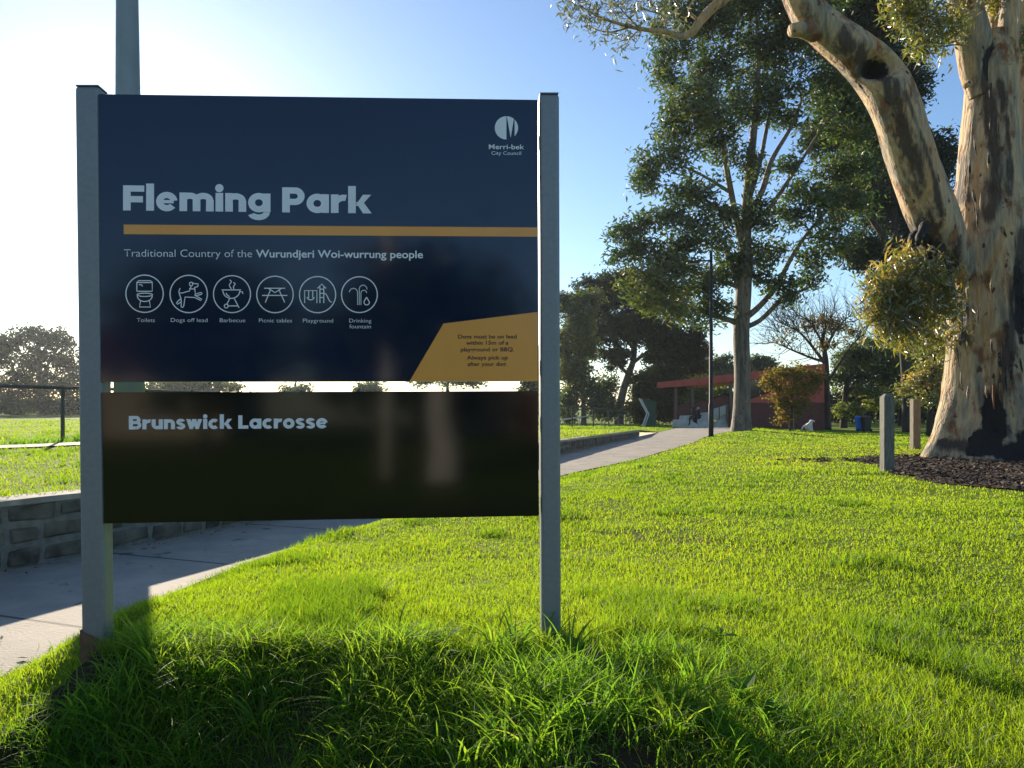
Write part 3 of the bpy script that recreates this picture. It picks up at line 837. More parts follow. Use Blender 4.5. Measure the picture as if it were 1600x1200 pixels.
def park_sign():
    base = S(500, 1005)
    root = empty('park_sign', base, 'tall dark navy park sign reading Fleming Park between two grey steel posts', 'sign')
    back = SN * .075
    gz = -.35
    def post(tl, tr, br, bl, rusty):
        a, b_, c, d = S(*tl), S(*tr), S(*br), S(*bl)
        ext = lambda top, bot: bot + (bot - top) * (.28 / np.linalg.norm(bot - top))
        c2, d2 = ext(b_, c), ext(a, d)
        m = MB().prism([d2, c2, b_, a], back)
        o = m.build('post', M['galv'], root); bevel(o, .012, 3)
        # flat cap, a little wider
        g = -SU * .002; up = np.array([0, 0, .006])
        cp = MB().prism([a - g + SN * .002, b_ + g + SN * .002, b_ + g + SN * .002 + up, a - g + SN * .002 + up], back - SN * .004).build('post_cap', M['galv'], o); bevel(cp, .004, 2)
        if rusty:
            f = lambda p, q_, t: p + (q_ - p) * t
            k = .035
            e0, e1 = f(c, b_, k), f(d, a, k * 1.6)
            g = SU * .0025
            fo = SN * .0025
            MB().prism([d2 - g - fo, c2 + g - fo, e0 + g - fo, e1 - g - fo], back + 2 * fo).build('rust_band', M['rust'], o)
        return o
    post((116, 134), (154, 134), (164, 1035), (127, 1035), True)
    rp = post((842.5, 146), (874, 146), (877, 992), (846.2, 992), False)
    # mid joint of the right post
    th = SN * .025
    def panel(name, c, mt):
        P = [S(*p) for p in c]
        b = MB().prism(P, th)
        return b.build(name, [mt], root)
    up = panel('upper_panel', [(158.5, 597), (841.3, 595.5), (840.2, 156), (154.2, 147)], M['panel'])
    lo = panel('lower_panel', [(163, 818), (842, 806), (840.8, 611), (159, 613)], M['panel_low'])
    # slim backing rails that carry the panels
    br = MB()
    for yl, yr in ((200, 205), (560, 558), (650, 647), (780, 772)):
        P = [S(158, yl), S(838, yr), S(838, yr + 22), S(158, yl + 22)]
        br.prism([p + SN * .028 for p in P[::-1]], SN * .03)
    br.build('backing_rail', M['galv'], root)
    # little bolts along the panel tops
    for x in (300, 360, 470, 560, 700):
        for yb in (613 - (x - 159) * .003 - 1.2,):
            bt = MB(); bt.prism([S(x - 2.2, yb + 1), S(x + 2.2, yb + 1), S(x + 2.2, yb - 1.4), S(x - 2.2, yb - 1.4)], SN * .01)
            bt.build('bolt', M['panel_edge'], lo)
    O1 = .0010
    w1 = MB(); word(w1, 'Fleming Park', 192.5, 580, 328.8, 333.6, 39.2, O1)
    w1.build('title_lettering', M['letter'], up)
    w2 = MB(); word(w2, 'Brunswick Lacrosse', 201.5, 512, 671, 669, 21, O1)
    w2.build('title_lettering', M['letter'], lo)
    MB().poly([S(193.5, 366, O1), S(839.6, 370, O1), S(839.6, 355.5, O1), S(193.5, 351, O1)]).build('stripe', M['amber'], up)
    no = MB().poly([S(640, 595.6, O1), S(840.2, 595.2, O1), S(839.9, 487.5, O1), S(693, 505.5, O1)]).build('notice_patch', M['amber'], up)
    text_mesh('country_lettering', 'Traditional Country of the', 194, 394, 401, 402, 12.2, M['letter'], up, O1, -.008)
    text_mesh('country_lettering', 'Wurundjeri Woi-wurrung people', 400, 661, 402, 403.4, 12.2, M['letter'], up, O1, .017)
    for t_, a, b_, y in (('Toilets', 214, 242, 503), ('Dogs off lead', 267.2, 324.4, 503), ('Barbecue', 343.6, 383.5, 503.3), ('Picnic tables', 404.7, 456.4, 503.6),
                         ('Playground', 473.4, 520.5, 503.8), ('Drinking', 545.8, 580.2, 503.9), ('fountain', 546, 579.6, 513)):
        text_mesh('caption', t_, a, b_, y, y + .2, 6.3, M['letter'], up, O1, -.006)
    text_mesh('council_lettering', 'Merri-bek', 763.8, 819, 233, 233.3, 7.8, M['letter'], up, O1, .012)
    text_mesh('council_lettering', 'City Council', 767.9, 814.2, 242, 242.2, 5.8, M['letter'], up, O1, .0)
    for t_, a, b_, y in (('Dogs must be on lead', 715.7, 807.2, 529), ('within 15m of a', 728.3, 794.4, 538.7), ('playground or BBQ.', 719.9, 803.3, 549), ('Always pick up', 729.5, 793.5, 561.8), ('after your dog.', 730.5, 792, 571.8)):
        text_mesh('notice_lettering', t_, a, b_, y, y - .2, 6.4, M['brown_text'], no, O1 * 2, .014)
    # council emblem: a disc with a split M
    Z = lambda x, y: (750 + x / 12.308, 170 + y / 12.308)
    cx, cy, r = 508, 368, 224
    e = MB()
    e.poly([S(*Z(*p), O1) for p in arc(cx, cy, r, r, 90, 270, 30)])
    a1 = math.degrees(math.acos((665 - cx) / r))
    top = arc(cx, cy, r, r, 270 + 2, 270 + 40, 12)
    e.poly([S(*Z(*p), O1) for p in [(590, 562)] + top])
    e.poly([S(*Z(*p), O1) for p in arc(cx, cy, r, r, -a1, a1, 20)])
    e.build('council_emblem', M['letter'], up)
    # pictograms
    A = lambda x, y: (190 + x / 7.619, 420 + y / 7.619)
    B = lambda x, y: (390 + x / 7.619, 420 + y / 7.619)
    lw = 1.55
    def pict(fn, cx, cy, r, lines):
        b = MB(); k = 0
        ribbon(b, [fn(*p) for p in arc(cx, cy, r, r, 0, 354, 60)], 1.7, O1, closed=True)
        for ln in lines:
            k += 1
            cl = ln[0] == 'c'
            pts = ln[1] if isinstance(ln[0], str) else ln
            ribbon(b, [fn(*p) for p in pts], lw, O1 + (k % 6) * .0001, closed=cl)
        return b.build('pictogram', M['letter'], up)
    pict(A, 275, 297, 222, [[(183, 268), (183, 160), (205, 142), (345, 142), (367, 160), (367, 268), (180, 268)], [(183, 164), (367, 164)], [(208, 190), (240, 190), (250, 210)],
                            ('c', arc(278, 310, 92, 20, 0, 350, 30)), arc(278, 318, 90, 72, 5, 175, 20), [(228, 380), (215, 455), (345, 455), (330, 380)]])
    pict(A, 800, 300, 222, [smooth_pts([(700, 232), (685, 265), (690, 300), (708, 355), (712, 385)], 5), [(700, 285), (720, 290), (815, 262), (812, 240)], [(806, 238), (880, 242)],
                            smooth_pts([(820, 236), (828, 205), (812, 195), (815, 165), (840, 162), (848, 180), (838, 205), (826, 208)], 4), [(848, 172), (880, 178), (912, 180), (912, 205), (895, 218), (868, 222), (872, 242)],
                            [(872, 245), (880, 300), (945, 283), (960, 292), (950, 305), (880, 322), (872, 318), (880, 300)], [(880, 318), (958, 365), (945, 378), (870, 342), (757, 336), (742, 440), (728, 462), (710, 455), (712, 385), (700, 400), (668, 422), (654, 408), (672, 385), (708, 355)]])
    pict(A, 1315, 302, 220, [[(1192, 252), (1422, 252)], arc(1308, 262, 100, 90, 0, 180, 24), [(1410, 274), (1440, 274), (1445, 300)], arc(1305, 272, 62, 60, 105, 165, 10), [(1288, 355), (1256, 422)], [(1342, 355), (1400, 465)], [(1270, 442), (1390, 442)],
                             ('c', arc(1247, 444, 23, 23, 0, 340, 18)), smooth_pts([(1288, 132), (1308, 155), (1284, 195), (1308, 240)], 6), smooth_pts([(1332, 165), (1354, 180), (1334, 212), (1338, 242)], 6)])
    pict(B, 303, 306, 217, [[(175, 232), (425, 232)], [(150, 317), (450, 317)], [(252, 245), (188, 402)], [(348, 245), (420, 402)], [(228, 236), (304, 284), (378, 236)]])
    pict(B, 810, 308, 215, [[(656, 408), (656, 260), (802, 260), (802, 408)], [(704, 262), (704, 350)], [(752, 262), (752, 350)], smooth_pts([(682, 338), (700, 362), (728, 370), (756, 362), (772, 338)], 5), [(838, 408), (838, 210)], [(884, 408), (884, 210)],
                            [(808, 234), (860, 182), (912, 234)], [(838, 243), (884, 243)], [(838, 292), (884, 292)], [(838, 342), (884, 342)], smooth_pts([(886, 292), (912, 305), (936, 350), (955, 385), (980, 398)], 6)])
    dots = []
    def dotted(pts, st=13):
        p = np.array(pts, float); d = np.concatenate([[0], np.cumsum(np.linalg.norm(np.diff(p, axis=0), axis=1))])
        for s_ in np.arange(0, d[-1], st):
            x = np.interp(s_, d, p[:, 0]); y = np.interp(s_, d, p[:, 1]); dots.append([(x - 4.5, y), (x + 4.5, y)])
    dotted([(1286, 425), (1286, 290)] + arc(1237, 285, 49, 52, 0, -180, 16)); dotted([(1306, 425), (1306, 250)] + arc(1352, 245, 46, 50, 180, 360, 16)); dotted([(1326, 425), (1326, 290)] + arc(1360, 290, 34, 34, 180, 360, 12))
    pict(B, 1308, 308, 213, dots + [('c', smooth_pts([(1393, 340), (1370, 378), (1362, 402), (1376, 426), (1394, 430), (1414, 424), (1426, 402), (1416, 378), (1397, 345)], 4))])
    return root
park_sign()


# ------------------------------------------------------------------ walls, fences, poles
def retaining_wall():
    root = empty('retaining_wall', (float(xw(6)), 6, float(zpath(6))), 'low bluestone retaining wall with pale pointing along the path', 'wall')
    yy = np.concatenate([np.linspace(-10, 0, 12), np.linspace(.4, 26, 80)])
    xx = xw(yy)
    run_ = np.concatenate([[0], np.cumsum(np.hypot(np.diff(xx), np.diff(yy)))])
    total = run_[-1]
    def at(s_):
        y = np.interp(s_, run_, yy); x = np.interp(s_, run_, xx)
        dy = np.interp(s_ + .05, run_, yy) - np.interp(s_ - .05, run_, yy); dx = np.interp(s_ + .05, run_, xx) - np.interp(s_ - .05, run_, xx)
        l = math.hypot(dx, dy); return np.array([x, y]), np.array([dx / l, dy / l])
    top = lambda y: float(np.interp(y, [-60, 5.65, 16.9, 26], [.285, .285, .205, .115]))
    # mortar core
    sec = []
    for s_ in np.linspace(0, total, 110):
        p, t_ = at(s_); nrm = np.array([-t_[1], t_[0]])
        zt = top(p[1]) - .03; zb = float(zpath(p[1])) - .1
        f = p + nrm * .0; bk = p + nrm * .22
        sec.append([(f[0], f[1], zb), (f[0], f[1], zt), (bk[0], bk[1], zt), (bk[0], bk[1], zb)])
    V = np.array(sec).reshape(-1, 3); n = len(sec)
    q = [[i * 4 + a, i * 4 + (a + 1) % 4, (i + 1) * 4 + (a + 1) % 4, (i + 1) * 4 + a] for i in range(n - 1) for a in range(4)]
    b = MB().add(V, q); b.P.append([b.n - 4, b.n - 3, b.n - 2, b.n - 1]); b.mp.append(0)
    b.build('mortar_core', M['mortar'], root)
    # stones, irregular, a little proud of the pointing
    bl = MB(); rr = random.Random(5)
    for course in range(4):
        s_ = rr.uniform(0, .2)
        while s_ < total - .05:
            wd = rr.uniform(.18, .50); p, t_ = at(s_ + wd / 2)
            zb = float(zpath(p[1])) ; zt = top(p[1]) - .04; H = zt - zb
            nc = max(1, round(H / .17)); ch = H / nc
            if course < nc:
                z0 = zb + course * ch + .025; z1 = z0 + ch - .04
                e = min(s_ + wd - .035, total)
                p0, t0 = at(s_); p1, t1 = at(e)
                nrm = np.array([-t_[1], t_[0]])
                jit = lambda a=.024: rr.uniform(-a, a)
                pr = rr.uniform(.012, .03)
                cs = []
                for (p, zz, sg) in ((p0, z0, 1), (p0, z1, 1), (p1, z1, -1), (p1, z0, -1)):
                    pp = p + t_ * (jit() + sg * .012) - nrm * (pr + jit(.006)); cs.append((pp[0], pp[1], zz + jit() + (.012 if zz == z0 else -.012)))
                for (p, zz) in ((p0, z0), (p0, z1), (p1, z1), (p1, z0)):
                    pp = p + nrm * .02 + t_ * jit(); cs.append((pp[0], pp[1], zz + jit()))
                bl.hexa(cs)
            s_ += wd
    o = bl.build('stone_facing', M['bluestone'], root)
    bevel(o, .012, 2)
    # coping of pale mortar on top
    sec = []
    for s_ in np.linspace(0, total, 150):
        p, t_ = at(s_); nrm = np.array([-t_[1], t_[0]])
        zt = top(p[1]) + .012 * (vnoise(s_ * 2.3, 1.0) - .5); zb = top(p[1]) - .05
        f = p - nrm * (.012 + .02 * vnoise(s_ * 3, 4.)); bk = p + nrm * .2
        sec.append([(f[0], f[1], zb), (f[0], f[1], zt - .008), (bk[0], bk[1], zt), (bk[0], bk[1], zb)])
    V = np.array(sec).reshape(-1, 3); n = len(sec)
    q = [[i * 4 + a, i * 4 + (a + 1) % 4, (i + 1) * 4 + (a + 1) % 4, (i + 1) * 4 + a] for i in range(n - 1) for a in range(4)]
    b = MB().add(V, q); b.P.append([b.n - 4, b.n - 3, b.n - 2, b.n - 1]); b.mp.append(0)
    b.build('coping', M['coping'], root)
retaining_wall()


def oval_fence():
    # top rail follows these (pixel, distance, rail height, ground)
    pts = []
    for px, d, dzr in ((-260, 11.6, 1.02), (98, 14.3, 1.0), (330, 18.5, 1.0), (520, 23, 1.0), (690, 28.5, 1.0), (800, 33, 1.0), (894, 37.5, 1.0), (927, 41, 1.0), (951, 45, 1.0), (967, 49, 1.0), (974, 52, 1.0), (978, 56, 1.0), (984, 60, 1.), (989, 64, 1.), (992, 68, 1.)):
        x = (px - 800) / F * d; z = float(h_up(x, d)); pts.append((x, d, z, dzr))
    root = empty('oval_fence', (pts[1][0], pts[1][1], pts[1][2]), 'weathered steel pipe rail fence with single rail round the oval', 'fence')
    for i, (x, y, z, h_) in enumerate(pts):
        MB().tube([(x, y, z - .15), (x, y, z + h_ + .02)], .036, 10).build('fence_post', M['rail'], root, smooth=False)
    P = [(x, y, z + h_ + .02) for x, y, z, h_ in pts]
    P = [tuple(v) for v in smooth_pts(P, 5)]
    MB().tube(P, .034, 10).build('top_rail', M['rail'], root, smooth=True)
    # low white rail beyond, round the turf
    q = []
    for px, py, d in ((872, 657, 46), (905, 652, 52), (940, 649, 58), (985, 648.5, 68)):
        q.append(W(px, py, d))
    r2 = empty('boundary_rail', q[0], 'low white boundary rail behind the dark pipe fence', 'rail')
    MB().tube(smooth_pts(q, 4), .045, 8).build('rail', M['white_rail'], r2, smooth=True)
    for p in q:
        z = float(h_up(p[0], p[1]))
        MB().tube([(p[0], p[1], z - .1), (p[0], p[1], p[2] - .045)], .035, 8).build('rail_post', M['white_rail'], r2)
oval_fence()


def flood_pole():
    x, y = (202.5 - 800) / F * 8.6, 8.6
    z = float(h_up(x, y))
    root = empty('floodlight_pole', (x, y, z), 'thick tapered blue grey floodlight pole rising behind the sign', 'pole')
    MB().tube([(x, y, z - .2), (x - .010, y, 3.4), (x - .027, y, 5.6), (x - .07, y, 11)], [.172, .143, .116, .075], 32).build('shaft', M['polegrey'], root, smooth=True)
    MB().tube([(x, y, z - .02), (x, y, z + .05)], [.26, .26], 24).build('base_flange', M['galv'], root)
    for k in (-.5, .5): MB().box((x + k - .48, y - .12, 10.9), (x + k + .48, y + .12, 11.4)).build('floodlight', M['galv'], root)
flood_pole()


def street_lamp():
    d = 26.0
    p = W(1111, 680, d); x, y = p[0], p[1]; z = float(h_lawn(x, y))
    top = W(1111, 393, d)[2]; arm = W(1111, 407, d)[2]
    root = empty('street_lamp', (x, y, z), 'slender black path lamp with one short arm beside the path', 'street lamp')
    MB().tube([(x, y, z - .2), (x, y, z + 1.1), (x, y, z + 1.12), (x, y, top)], [.085, .085, .066, .05], 16).build('pole', M['black_metal'], root, smooth=True)
    MB().tube([(x, y, z), (x, y, z + .03)], .13, 16).build('base_plate', M['black_metal'], root)
    MB().tube([(x, y, arm), (x - .45, y, arm - .02)], .028, 8).build('arm', M['black_metal'], root)
    h = W(1073, 411, d)
    hd = MB().hexa([(x - .40, y - .16, arm - .10), (x - .40, y - .16, arm + .03), (h[0], y - .10, arm - .07), (h[0], y - .10, arm - .12),
                    (x - .40, y + .16, arm - .10), (x - .40, y + .16, arm + .03), (h[0], y + .10, arm - .07), (h[0], y + .10, arm - .12)])
    ho = hd.build('lamp_head', M['black_metal'], root); bevel(ho, .02, 2)
    MB().box((h[0] + .06, y - .09, arm - .135), (x - .45, y + .09, arm - .118)).build('lens', M['lampglass'], ho)
street_lamp()


def bollard(px, py, d, wd, ht, mat, point, label):
    p = W(px, py, d); x, y = p[0], p[1]; z = float(h_lawn(x, y)) - .02
    h = wd / 2
    b = MB()
    c = [(x - h, y - h), (x + h, y - h), (x + h, y + h), (x - h, y + h)]
    if point:
        b.hexa([(*c[0], z), (*c[1], z), (*c[2], z), (*c[3], z), (*c[0], z + ht - .05), (*c[1], z + ht - .05), (*c[2], z + ht - .05), (*c[3], z + ht - .05)][::-1])
        k = h * .45
        b.hexa([(x + sx * k, y + sy * k, z + ht) for sx, sy in ((-1, -1), (1, -1), (1, 1), (-1, 1))] + [(cx, cy, z + ht - .0499) for cx, cy in c])
    else:
        b.hexa([(*c[0], z), (*c[1], z), (*c[2], z), (*c[3], z), (*c[0], z + ht), (*c[1], z + ht + .01), (*c[2], z + ht + .01), (*c[3], z + ht)][::-1])
    o = b.build('bollard', mat)
    bevel(o, .01, 2)
    tag(o, label, 'bollard', 'timber bollards by the big gum')
    return o
bollard(1386, 737, 11.35, .155, 1.19, M['timber'], True, 'grey timber bollard with pointed top, the nearer of the two by the gum')
bollard(1430, 700, 17.6, .17, 1.18, M['timber2'], False, 'brown flat topped timber bollard, the farther one close to the gum trunk')


# ------------------------------------------------------------------ trees
def leaf_cloud(centers, sig, per, L, wd, droop=.6, flat=0.0):
    """leaves round cluster centres -> quads (pointed, slightly folded)"""
    n = len(centers) * per
    c = np.repeat(centers, per, 0) + rng.normal(0, 1, (n, 3)) * np.asarray(sig)
    d = rng.normal(0, 1, (n, 3)); d /= np.linalg.norm(d, axis=1)[:, None]
    d[:, 2] = d[:, 2] * (1 - droop) - droop * rng.uniform(.3, 1.3, n)
    d /= np.linalg.norm(d, axis=1)[:, None]
    s = np.cross(d, rng.normal(0, 1, (n, 3))); s /= np.linalg.norm(s, axis=1)[:, None] + 1e-9
    nn = np.cross(d, s)
    l = L * rng.uniform(.6, 1.35, n)[:, None]; w_ = wd * rng.uniform(.7, 1.3, n)[:, None]
    V = np.stack([c - d * l * .5, c - s * w_ * .5 + nn * w_ * .12 - d * l * .08, c + d * l * .5, c + s * w_ * .5 + nn * w_ * .12 - d * l * .08], 1)
    return V


def ellipsoid_pts(c, r, n, power=.45):
    d = rng.normal(0, 1, (n, 3)); d /= np.linalg.norm(d, axis=1)[:, None]
    return c + d * (rng.random(n) ** power)[:, None] * r


def make_tree(name, label, cat, d, trunk, limbs, blobs, bark, leaf, group=None, cl_size=.45, leaf_l=.2, leaf_w=.06, dens=1.0, per=22, droop=.6, tint0=.35, tintv=.3, twigs=5,
              ksides=10, zbase=None, tint_x=0.0, bare=0, zmin=None, depth_k=.85, char=None, trunk_sub=6):
    """trunk / limbs: lists of (px, py, radius_px[, extra depth]); blobs: (px, py, rx, ry[, extra depth[, density[, tint]]])"""
    def w3(q): return W(q[0], q[1], d + (q[3] if len(q) > 3 else 0))
    tp = np.array([w3(q) for q in trunk]); tr = np.array([q[2] / F * d for q in trunk])
    if zbase is not None: tp[0, 2] = zbase
    root = empty(name, tp[0], label, cat, group)
    wood = MB()
    def smooth_tube(p, r, k):
        P = np.array(smooth_pts(p, trunk_sub)); rr = np.array([v[0] for v in smooth_pts([(a,) for a in r], trunk_sub)])
        wood.tube(P, np.maximum(rr, .004), k); return P, rr
    nodes = []; nrad = []
    P, rr = smooth_tube(np.concatenate([tp[:1] - [[0, 0, .25]], tp]), np.concatenate([tr[:1] * 1.12, tr]), ksides)
    nodes += list(P[8:]); nrad += list(rr[8:])
    for lm in limbs:
        lp = np.array([w3(q) for q in lm]); lr = np.array([q[2] / F * d for q in lm])
        P, rr = smooth_tube(lp, lr, max(6, ksides - 4)); nodes += list(P[2:]); nrad += list(rr[2:])
    N = np.array(nodes); NR = np.array(nrad)
    for _ in range(bare):
        k = int(rng.integers(len(N) // 5, len(N))); a = N[k]
        g = a - (tp[0] + (tp[-1] - tp[0]) * .5); g = g / (np.linalg.norm(g) + 1e-6) * .7 + rng.normal(0, .55, 3) + [0, 0, .35]; g /= np.linalg.norm(g)
        L_ = rng.uniform(.8, 2.6); m1 = a + g * L_ * .5 + rng.normal(0, .12, 3); e1 = a + g * L_ + rng.normal(0, .25, 3)
        wood.tube([a, m1, e1], [min(.035, NR[k] * .6), .018, .006], 4, cap=False)
        for q0 in (m1, (m1 + e1) / 2, e1):
            g2 = g + rng.normal(0, .6, 3); e2 = q0 + g2 * rng.uniform(.3, .9)
            wood.tube([q0, (q0 + e2) / 2 + rng.normal(0, .05, 3), e2], [.012, .009, .004], 3, cap=False)
    Vs = []; Ts = []
    for b in blobs:
        px, py, rx, ry = b[:4]; dd = b[4] if len(b) > 4 else rng.uniform(-1, 1) * rx / F * d * .8
        bd = b[5] if len(b) > 5 else 1.0; bt = b[6] if len(b) > 6 else 0.0
        c = W(px, py, d + dd); r = 1.1 * np.array([rx / F * d, rx / F * d * depth_k, ry / F * d])
        # branch to the blob
        dist = np.linalg.norm(N - c, axis=1) + np.where(N[:, 2] > c[2] + .2, 3.0, 0)
        kx = int(np.argmin(dist)); a = N[kx]; r0 = min(NR[kx] * .75, .018 * np.linalg.norm(a - c) + .02)
        mid = (a + c) / 2 + np.array([0, 0, .12 * np.linalg.norm(a - c)]) + rng.normal(0, .06, 3) * np.linalg.norm(a - c)
        t = np.linspace(0, 1, 7)[:, None]
        bz = (1 - t) ** 2 * a + 2 * t * (1 - t) * mid + t * t * c
        wood.tube(bz, np.linspace(r0, max(.012, r0 * .35), 7), 5)
        vol = r[0] * r[1] * r[2]
        ncl = max(6, int(dens * bd * 17.0 * vol ** (2 / 3) / cl_size ** 2))
        cc = ellipsoid_pts(c, r, ncl)
        if zmin is not None: cc = cc[cc[:, 2] > zmin]
        if not len(cc): continue
        for k in range(min(twigs, len(cc))):
            e = cc[k]; m2 = (c + e) / 2 + rng.normal(0, .1, 3) * np.linalg.norm(c - e)
            wood.tube([bz[4 + k % 3], m2, e], [max(.01, r0 * .4), max(.008, r0 * .25), .005], 4, cap=False)
        per_ = int(per * 1.5)
        V = leaf_cloud(cc, cl_size * .36 * np.array([1, 1, .75]), per_, leaf_l, leaf_w, droop)
        Vs.append(V)
        ct = np.repeat(rng.normal(0, tintv * .6, len(cc)), per_) + rng.normal(0, tintv * .5, len(V))
        Ts.append(np.clip(tint0 + bt + ct - tint_x * (V[:, 0, 0] - tp[0, 0]), 0, 1))
    at = {}
    Vw = np.concatenate(wood.V)
    ch = np.zeros(len(Vw))
    if char:
        for (px, py, dep, rx, rz) in char:
            q = W(px, py, d + dep); ch = np.maximum(ch, np.exp(-(((Vw[:, 0] - q[0]) / rx) ** 2 + ((Vw[:, 1] - q[1]) / (rx * 1.5)) ** 2 + ((Vw[:, 2] - q[2]) / rz) ** 2)))
    wood.build('trunk', bark, root, smooth=True, attrs={'char': ch})
    if Vs:
        V = np.concatenate(Vs); T = np.concatenate(Ts)
        lb = MB().add(V.reshape(-1, 3), np.arange(len(V) * 4).reshape(-1, 4))
        lb.build('crown', leaf, root, smooth=False, attrs={'tint': np.repeat(T, 4)})
    return root


zg = lambda px, d: float(hgt((px - 800) / F * d, d))

# the tall gum in the middle
make_tree('gum_tree', 'tall pale trunked gum tree with wide dark crown beside the pavilion path', 'tree', 31.0,
          [(1158, 672, 17), (1159, 640, 13.5), (1160, 580, 12.5), (1158, 520, 12.5), (1162, 450, 12), (1164, 400, 10), (1166, 330, 8), (1172, 260, 6.5), (1180, 180, 5), (1185, 90, 3), (1180, 0, 2)],
          [[(1160, 510, 6), (1140, 500, 4.5), (1110, 492, 3.5), (1075, 478, 2)], [(1158, 470, 5), (1146, 420, 4), (1132, 380, 3)], [(1163, 400, 6), (1150, 340, 5), (1140, 290, 5), (1130, 230, 3.5), (1120, 160, 2)],
           [(1160, 500, 6), (1185, 480, 5), (1212, 448, 4.5), (1238, 400, 3.5), (1265, 360, 2.5), (1310, 310, 1.5)], [(1163, 512, 5), (1188, 500, 4), (1222, 468, 4), (1255, 453, 2.4), (1278, 444, 1.2)],
           [(1166, 340, 5), (1190, 300, 5), (1206, 250, 4), (1235, 200, 3), (1255, 150, 2)], [(1166, 360, 4.5), (1198, 330, 4), (1240, 270, 3), (1275, 215, 2), (1300, 180, 1.2)], [(1168, 320, 4), (1186, 260, 3.5), (1200, 190, 3), (1215, 120, 2)],
           [(1150, 340, 3.5), (1115, 320, 2.5), (1080, 300, 1.6)], [(1160, 450, 3.5), (1100, 430, 2.5), (1040, 400, 1.6), (1000, 380, 1)], [(1140, 300, 3), (1090, 270, 2), (1040, 250, 1.2)]],
          [(1060, 60, 42, 42), (1110, 20, 55, 40), (1180, 20, 70, 50), (1042, 120, 26, 45), (1110, 110, 50, 36), (1190, 95, 50, 40), (1255, 50, 50, 55), (1075, 185, 48, 30), (1150, 170, 48, 30), (1012, 255, 26, 30, 0, 1, .15),
           (1055, 235, 38, 32, -1, 1, .1), (1120, 225, 42, 26), (1008, 290, 22, 18), (1085, 300, 40, 32), (985, 372, 32, 32), (1035, 340, 36, 30), (1100, 365, 40, 38), (1010, 438, 36, 26, -1.5, 1, .3),
           (1058, 425, 40, 34, -1, 1, .15), (1035, 475, 44, 26, -1.5, 1, .3), (1100, 455, 38, 36), (1140, 410, 30, 45), (1190, 335, 26, 36), (1182, 405, 22, 36), (1275, 325, 36, 28), (1320, 270, 46, 36), (1300, 375, 36, 24),
           (1330, 320, 40, 30), (1330, 190, 50, 42), (1290, 125, 42, 42), (1225, 185, 26, 22), (1220, 262, 22, 20), (1250, 300, 28, 22), (1215, 150, 36, 28), (1165, 255, 24, 22), (1200, 390, 24, 24), (1230, 340, 26, 24), (1310, 160, 40, 36), (1236, 458, 24, 26), (1275, 436, 18, 14), (1262, 405, 26, 20), (1205, 440, 18, 18), (1150, -60, 110, 50), (1280, -50, 90, 50), (1060, -35, 55, 35), (1000, 400, 30, 20), (965, 400, 14, 12), (1072, 492, 26, 16, -1, .8, .25), (1120, 490, 26, 24), (1045, 395, 30, 24), (1130, 340, 24, 26), (1075, 150, 40, 26, -2, 1, .2), (1100, 175, 30, 20, -2.5, 1, .25)],
          M['gum_bark_far'], M['euc_leaf'], 'tall gums', cl_size=.66, leaf_l=.26, leaf_w=.08, dens=.74, per=32, tint0=.42, tintv=.28, zbase=zg(1158, 31), twigs=6)

# darker gum behind it to the right
make_tree('gum_tree', 'dark dense gum tree behind the leaning pale limb of the near gum', 'tree', 46.0,
          [(1418, 668, 8), (1416, 600, 7), (1410, 520, 6.5), (1403, 420, 6), (1395, 300, 5), (1390, 180, 4), (1385, 60, 2)],
          [[(1400, 430, 6), (1430, 380, 4), (1465, 330, 2.5)], [(1398, 400, 6), (1360, 340, 4), (1320, 290, 2)], [(1395, 280, 4), (1430, 230, 3), (1460, 210, 2)], [(1395, 250, 4), (1350, 170, 3), (1330, 110, 2)]],
          [(1330, 50, 60, 55), (1395, 90, 42, 60), (1420, 130, 30, 40), (1330, 140, 60, 50), (1300, 215, 45, 36), (1380, 230, 55, 55), (1440, 255, 45, 45), (1472, 235, 22, 30), (1400, 320, 55, 55), (1455, 340, 45, 55), (1350, 395, 40, 30),
           (1400, 410, 50, 36), (1460, 410, 35, 40), (1290, 10, 60, 40), (1380, 10, 60, 50), (1340, -50, 90, 50), (1345, 290, 40, 40)],
          M['bark_dark'], M['euc_dark'], 'tall gums', cl_size=.8, leaf_l=.34, leaf_w=.12, dens=1.35, per=26, tint0=.4, tintv=.25, zbase=zg(1418, 46), twigs=4)

# gums over the oval fence, left of the pavilion
make_tree('gum_tree', 'broad gum tree with leaning grey trunk left of the green shelter', 'tree', 62.0,
          [(966, 662, 8), (968, 640, 6.5), (974, 610, 6), (982, 585, 5.5), (990, 560, 4.5), (992, 520, 3.5), (990, 480, 2)],
          [[(982, 585, 3.5), (962, 566, 2.5), (940, 545, 1.8), (925, 520, 1)], [(988, 568, 3.5), (1015, 548, 2.5), (1045, 538, 1.5), (1075, 535, 1)], [(992, 540, 2.5), (1012, 510, 2), (1030, 490, 1)], [(990, 545, 2.5), (960, 510, 2), (935, 480, 1.2)]],
          [(935, 470, 38, 22), (975, 440, 40, 16), (1000, 470, 40, 26), (1045, 470, 32, 22), (930, 515, 40, 28), (985, 510, 36, 26), (1030, 520, 38, 26), (1072, 535, 28, 20), (1088, 520, 14, 16), (960, 555, 28, 22), (1045, 562, 40, 24), (1085, 570, 20, 18), (1005, 600, 24, 24), (1040, 600, 34, 24), (1000, 640, 26, 26), (1035, 632, 30, 30), (925, 445, 26, 10), (1100, 550, 12, 12)],
          M['bark_grey'], M['euc_dark'], 'trees beyond the oval', cl_size=.75, leaf_l=.34, leaf_w=.13, dens=1.15, per=24, tint0=.45, tintv=.3, zbase=zg(966, 62), twigs=5)
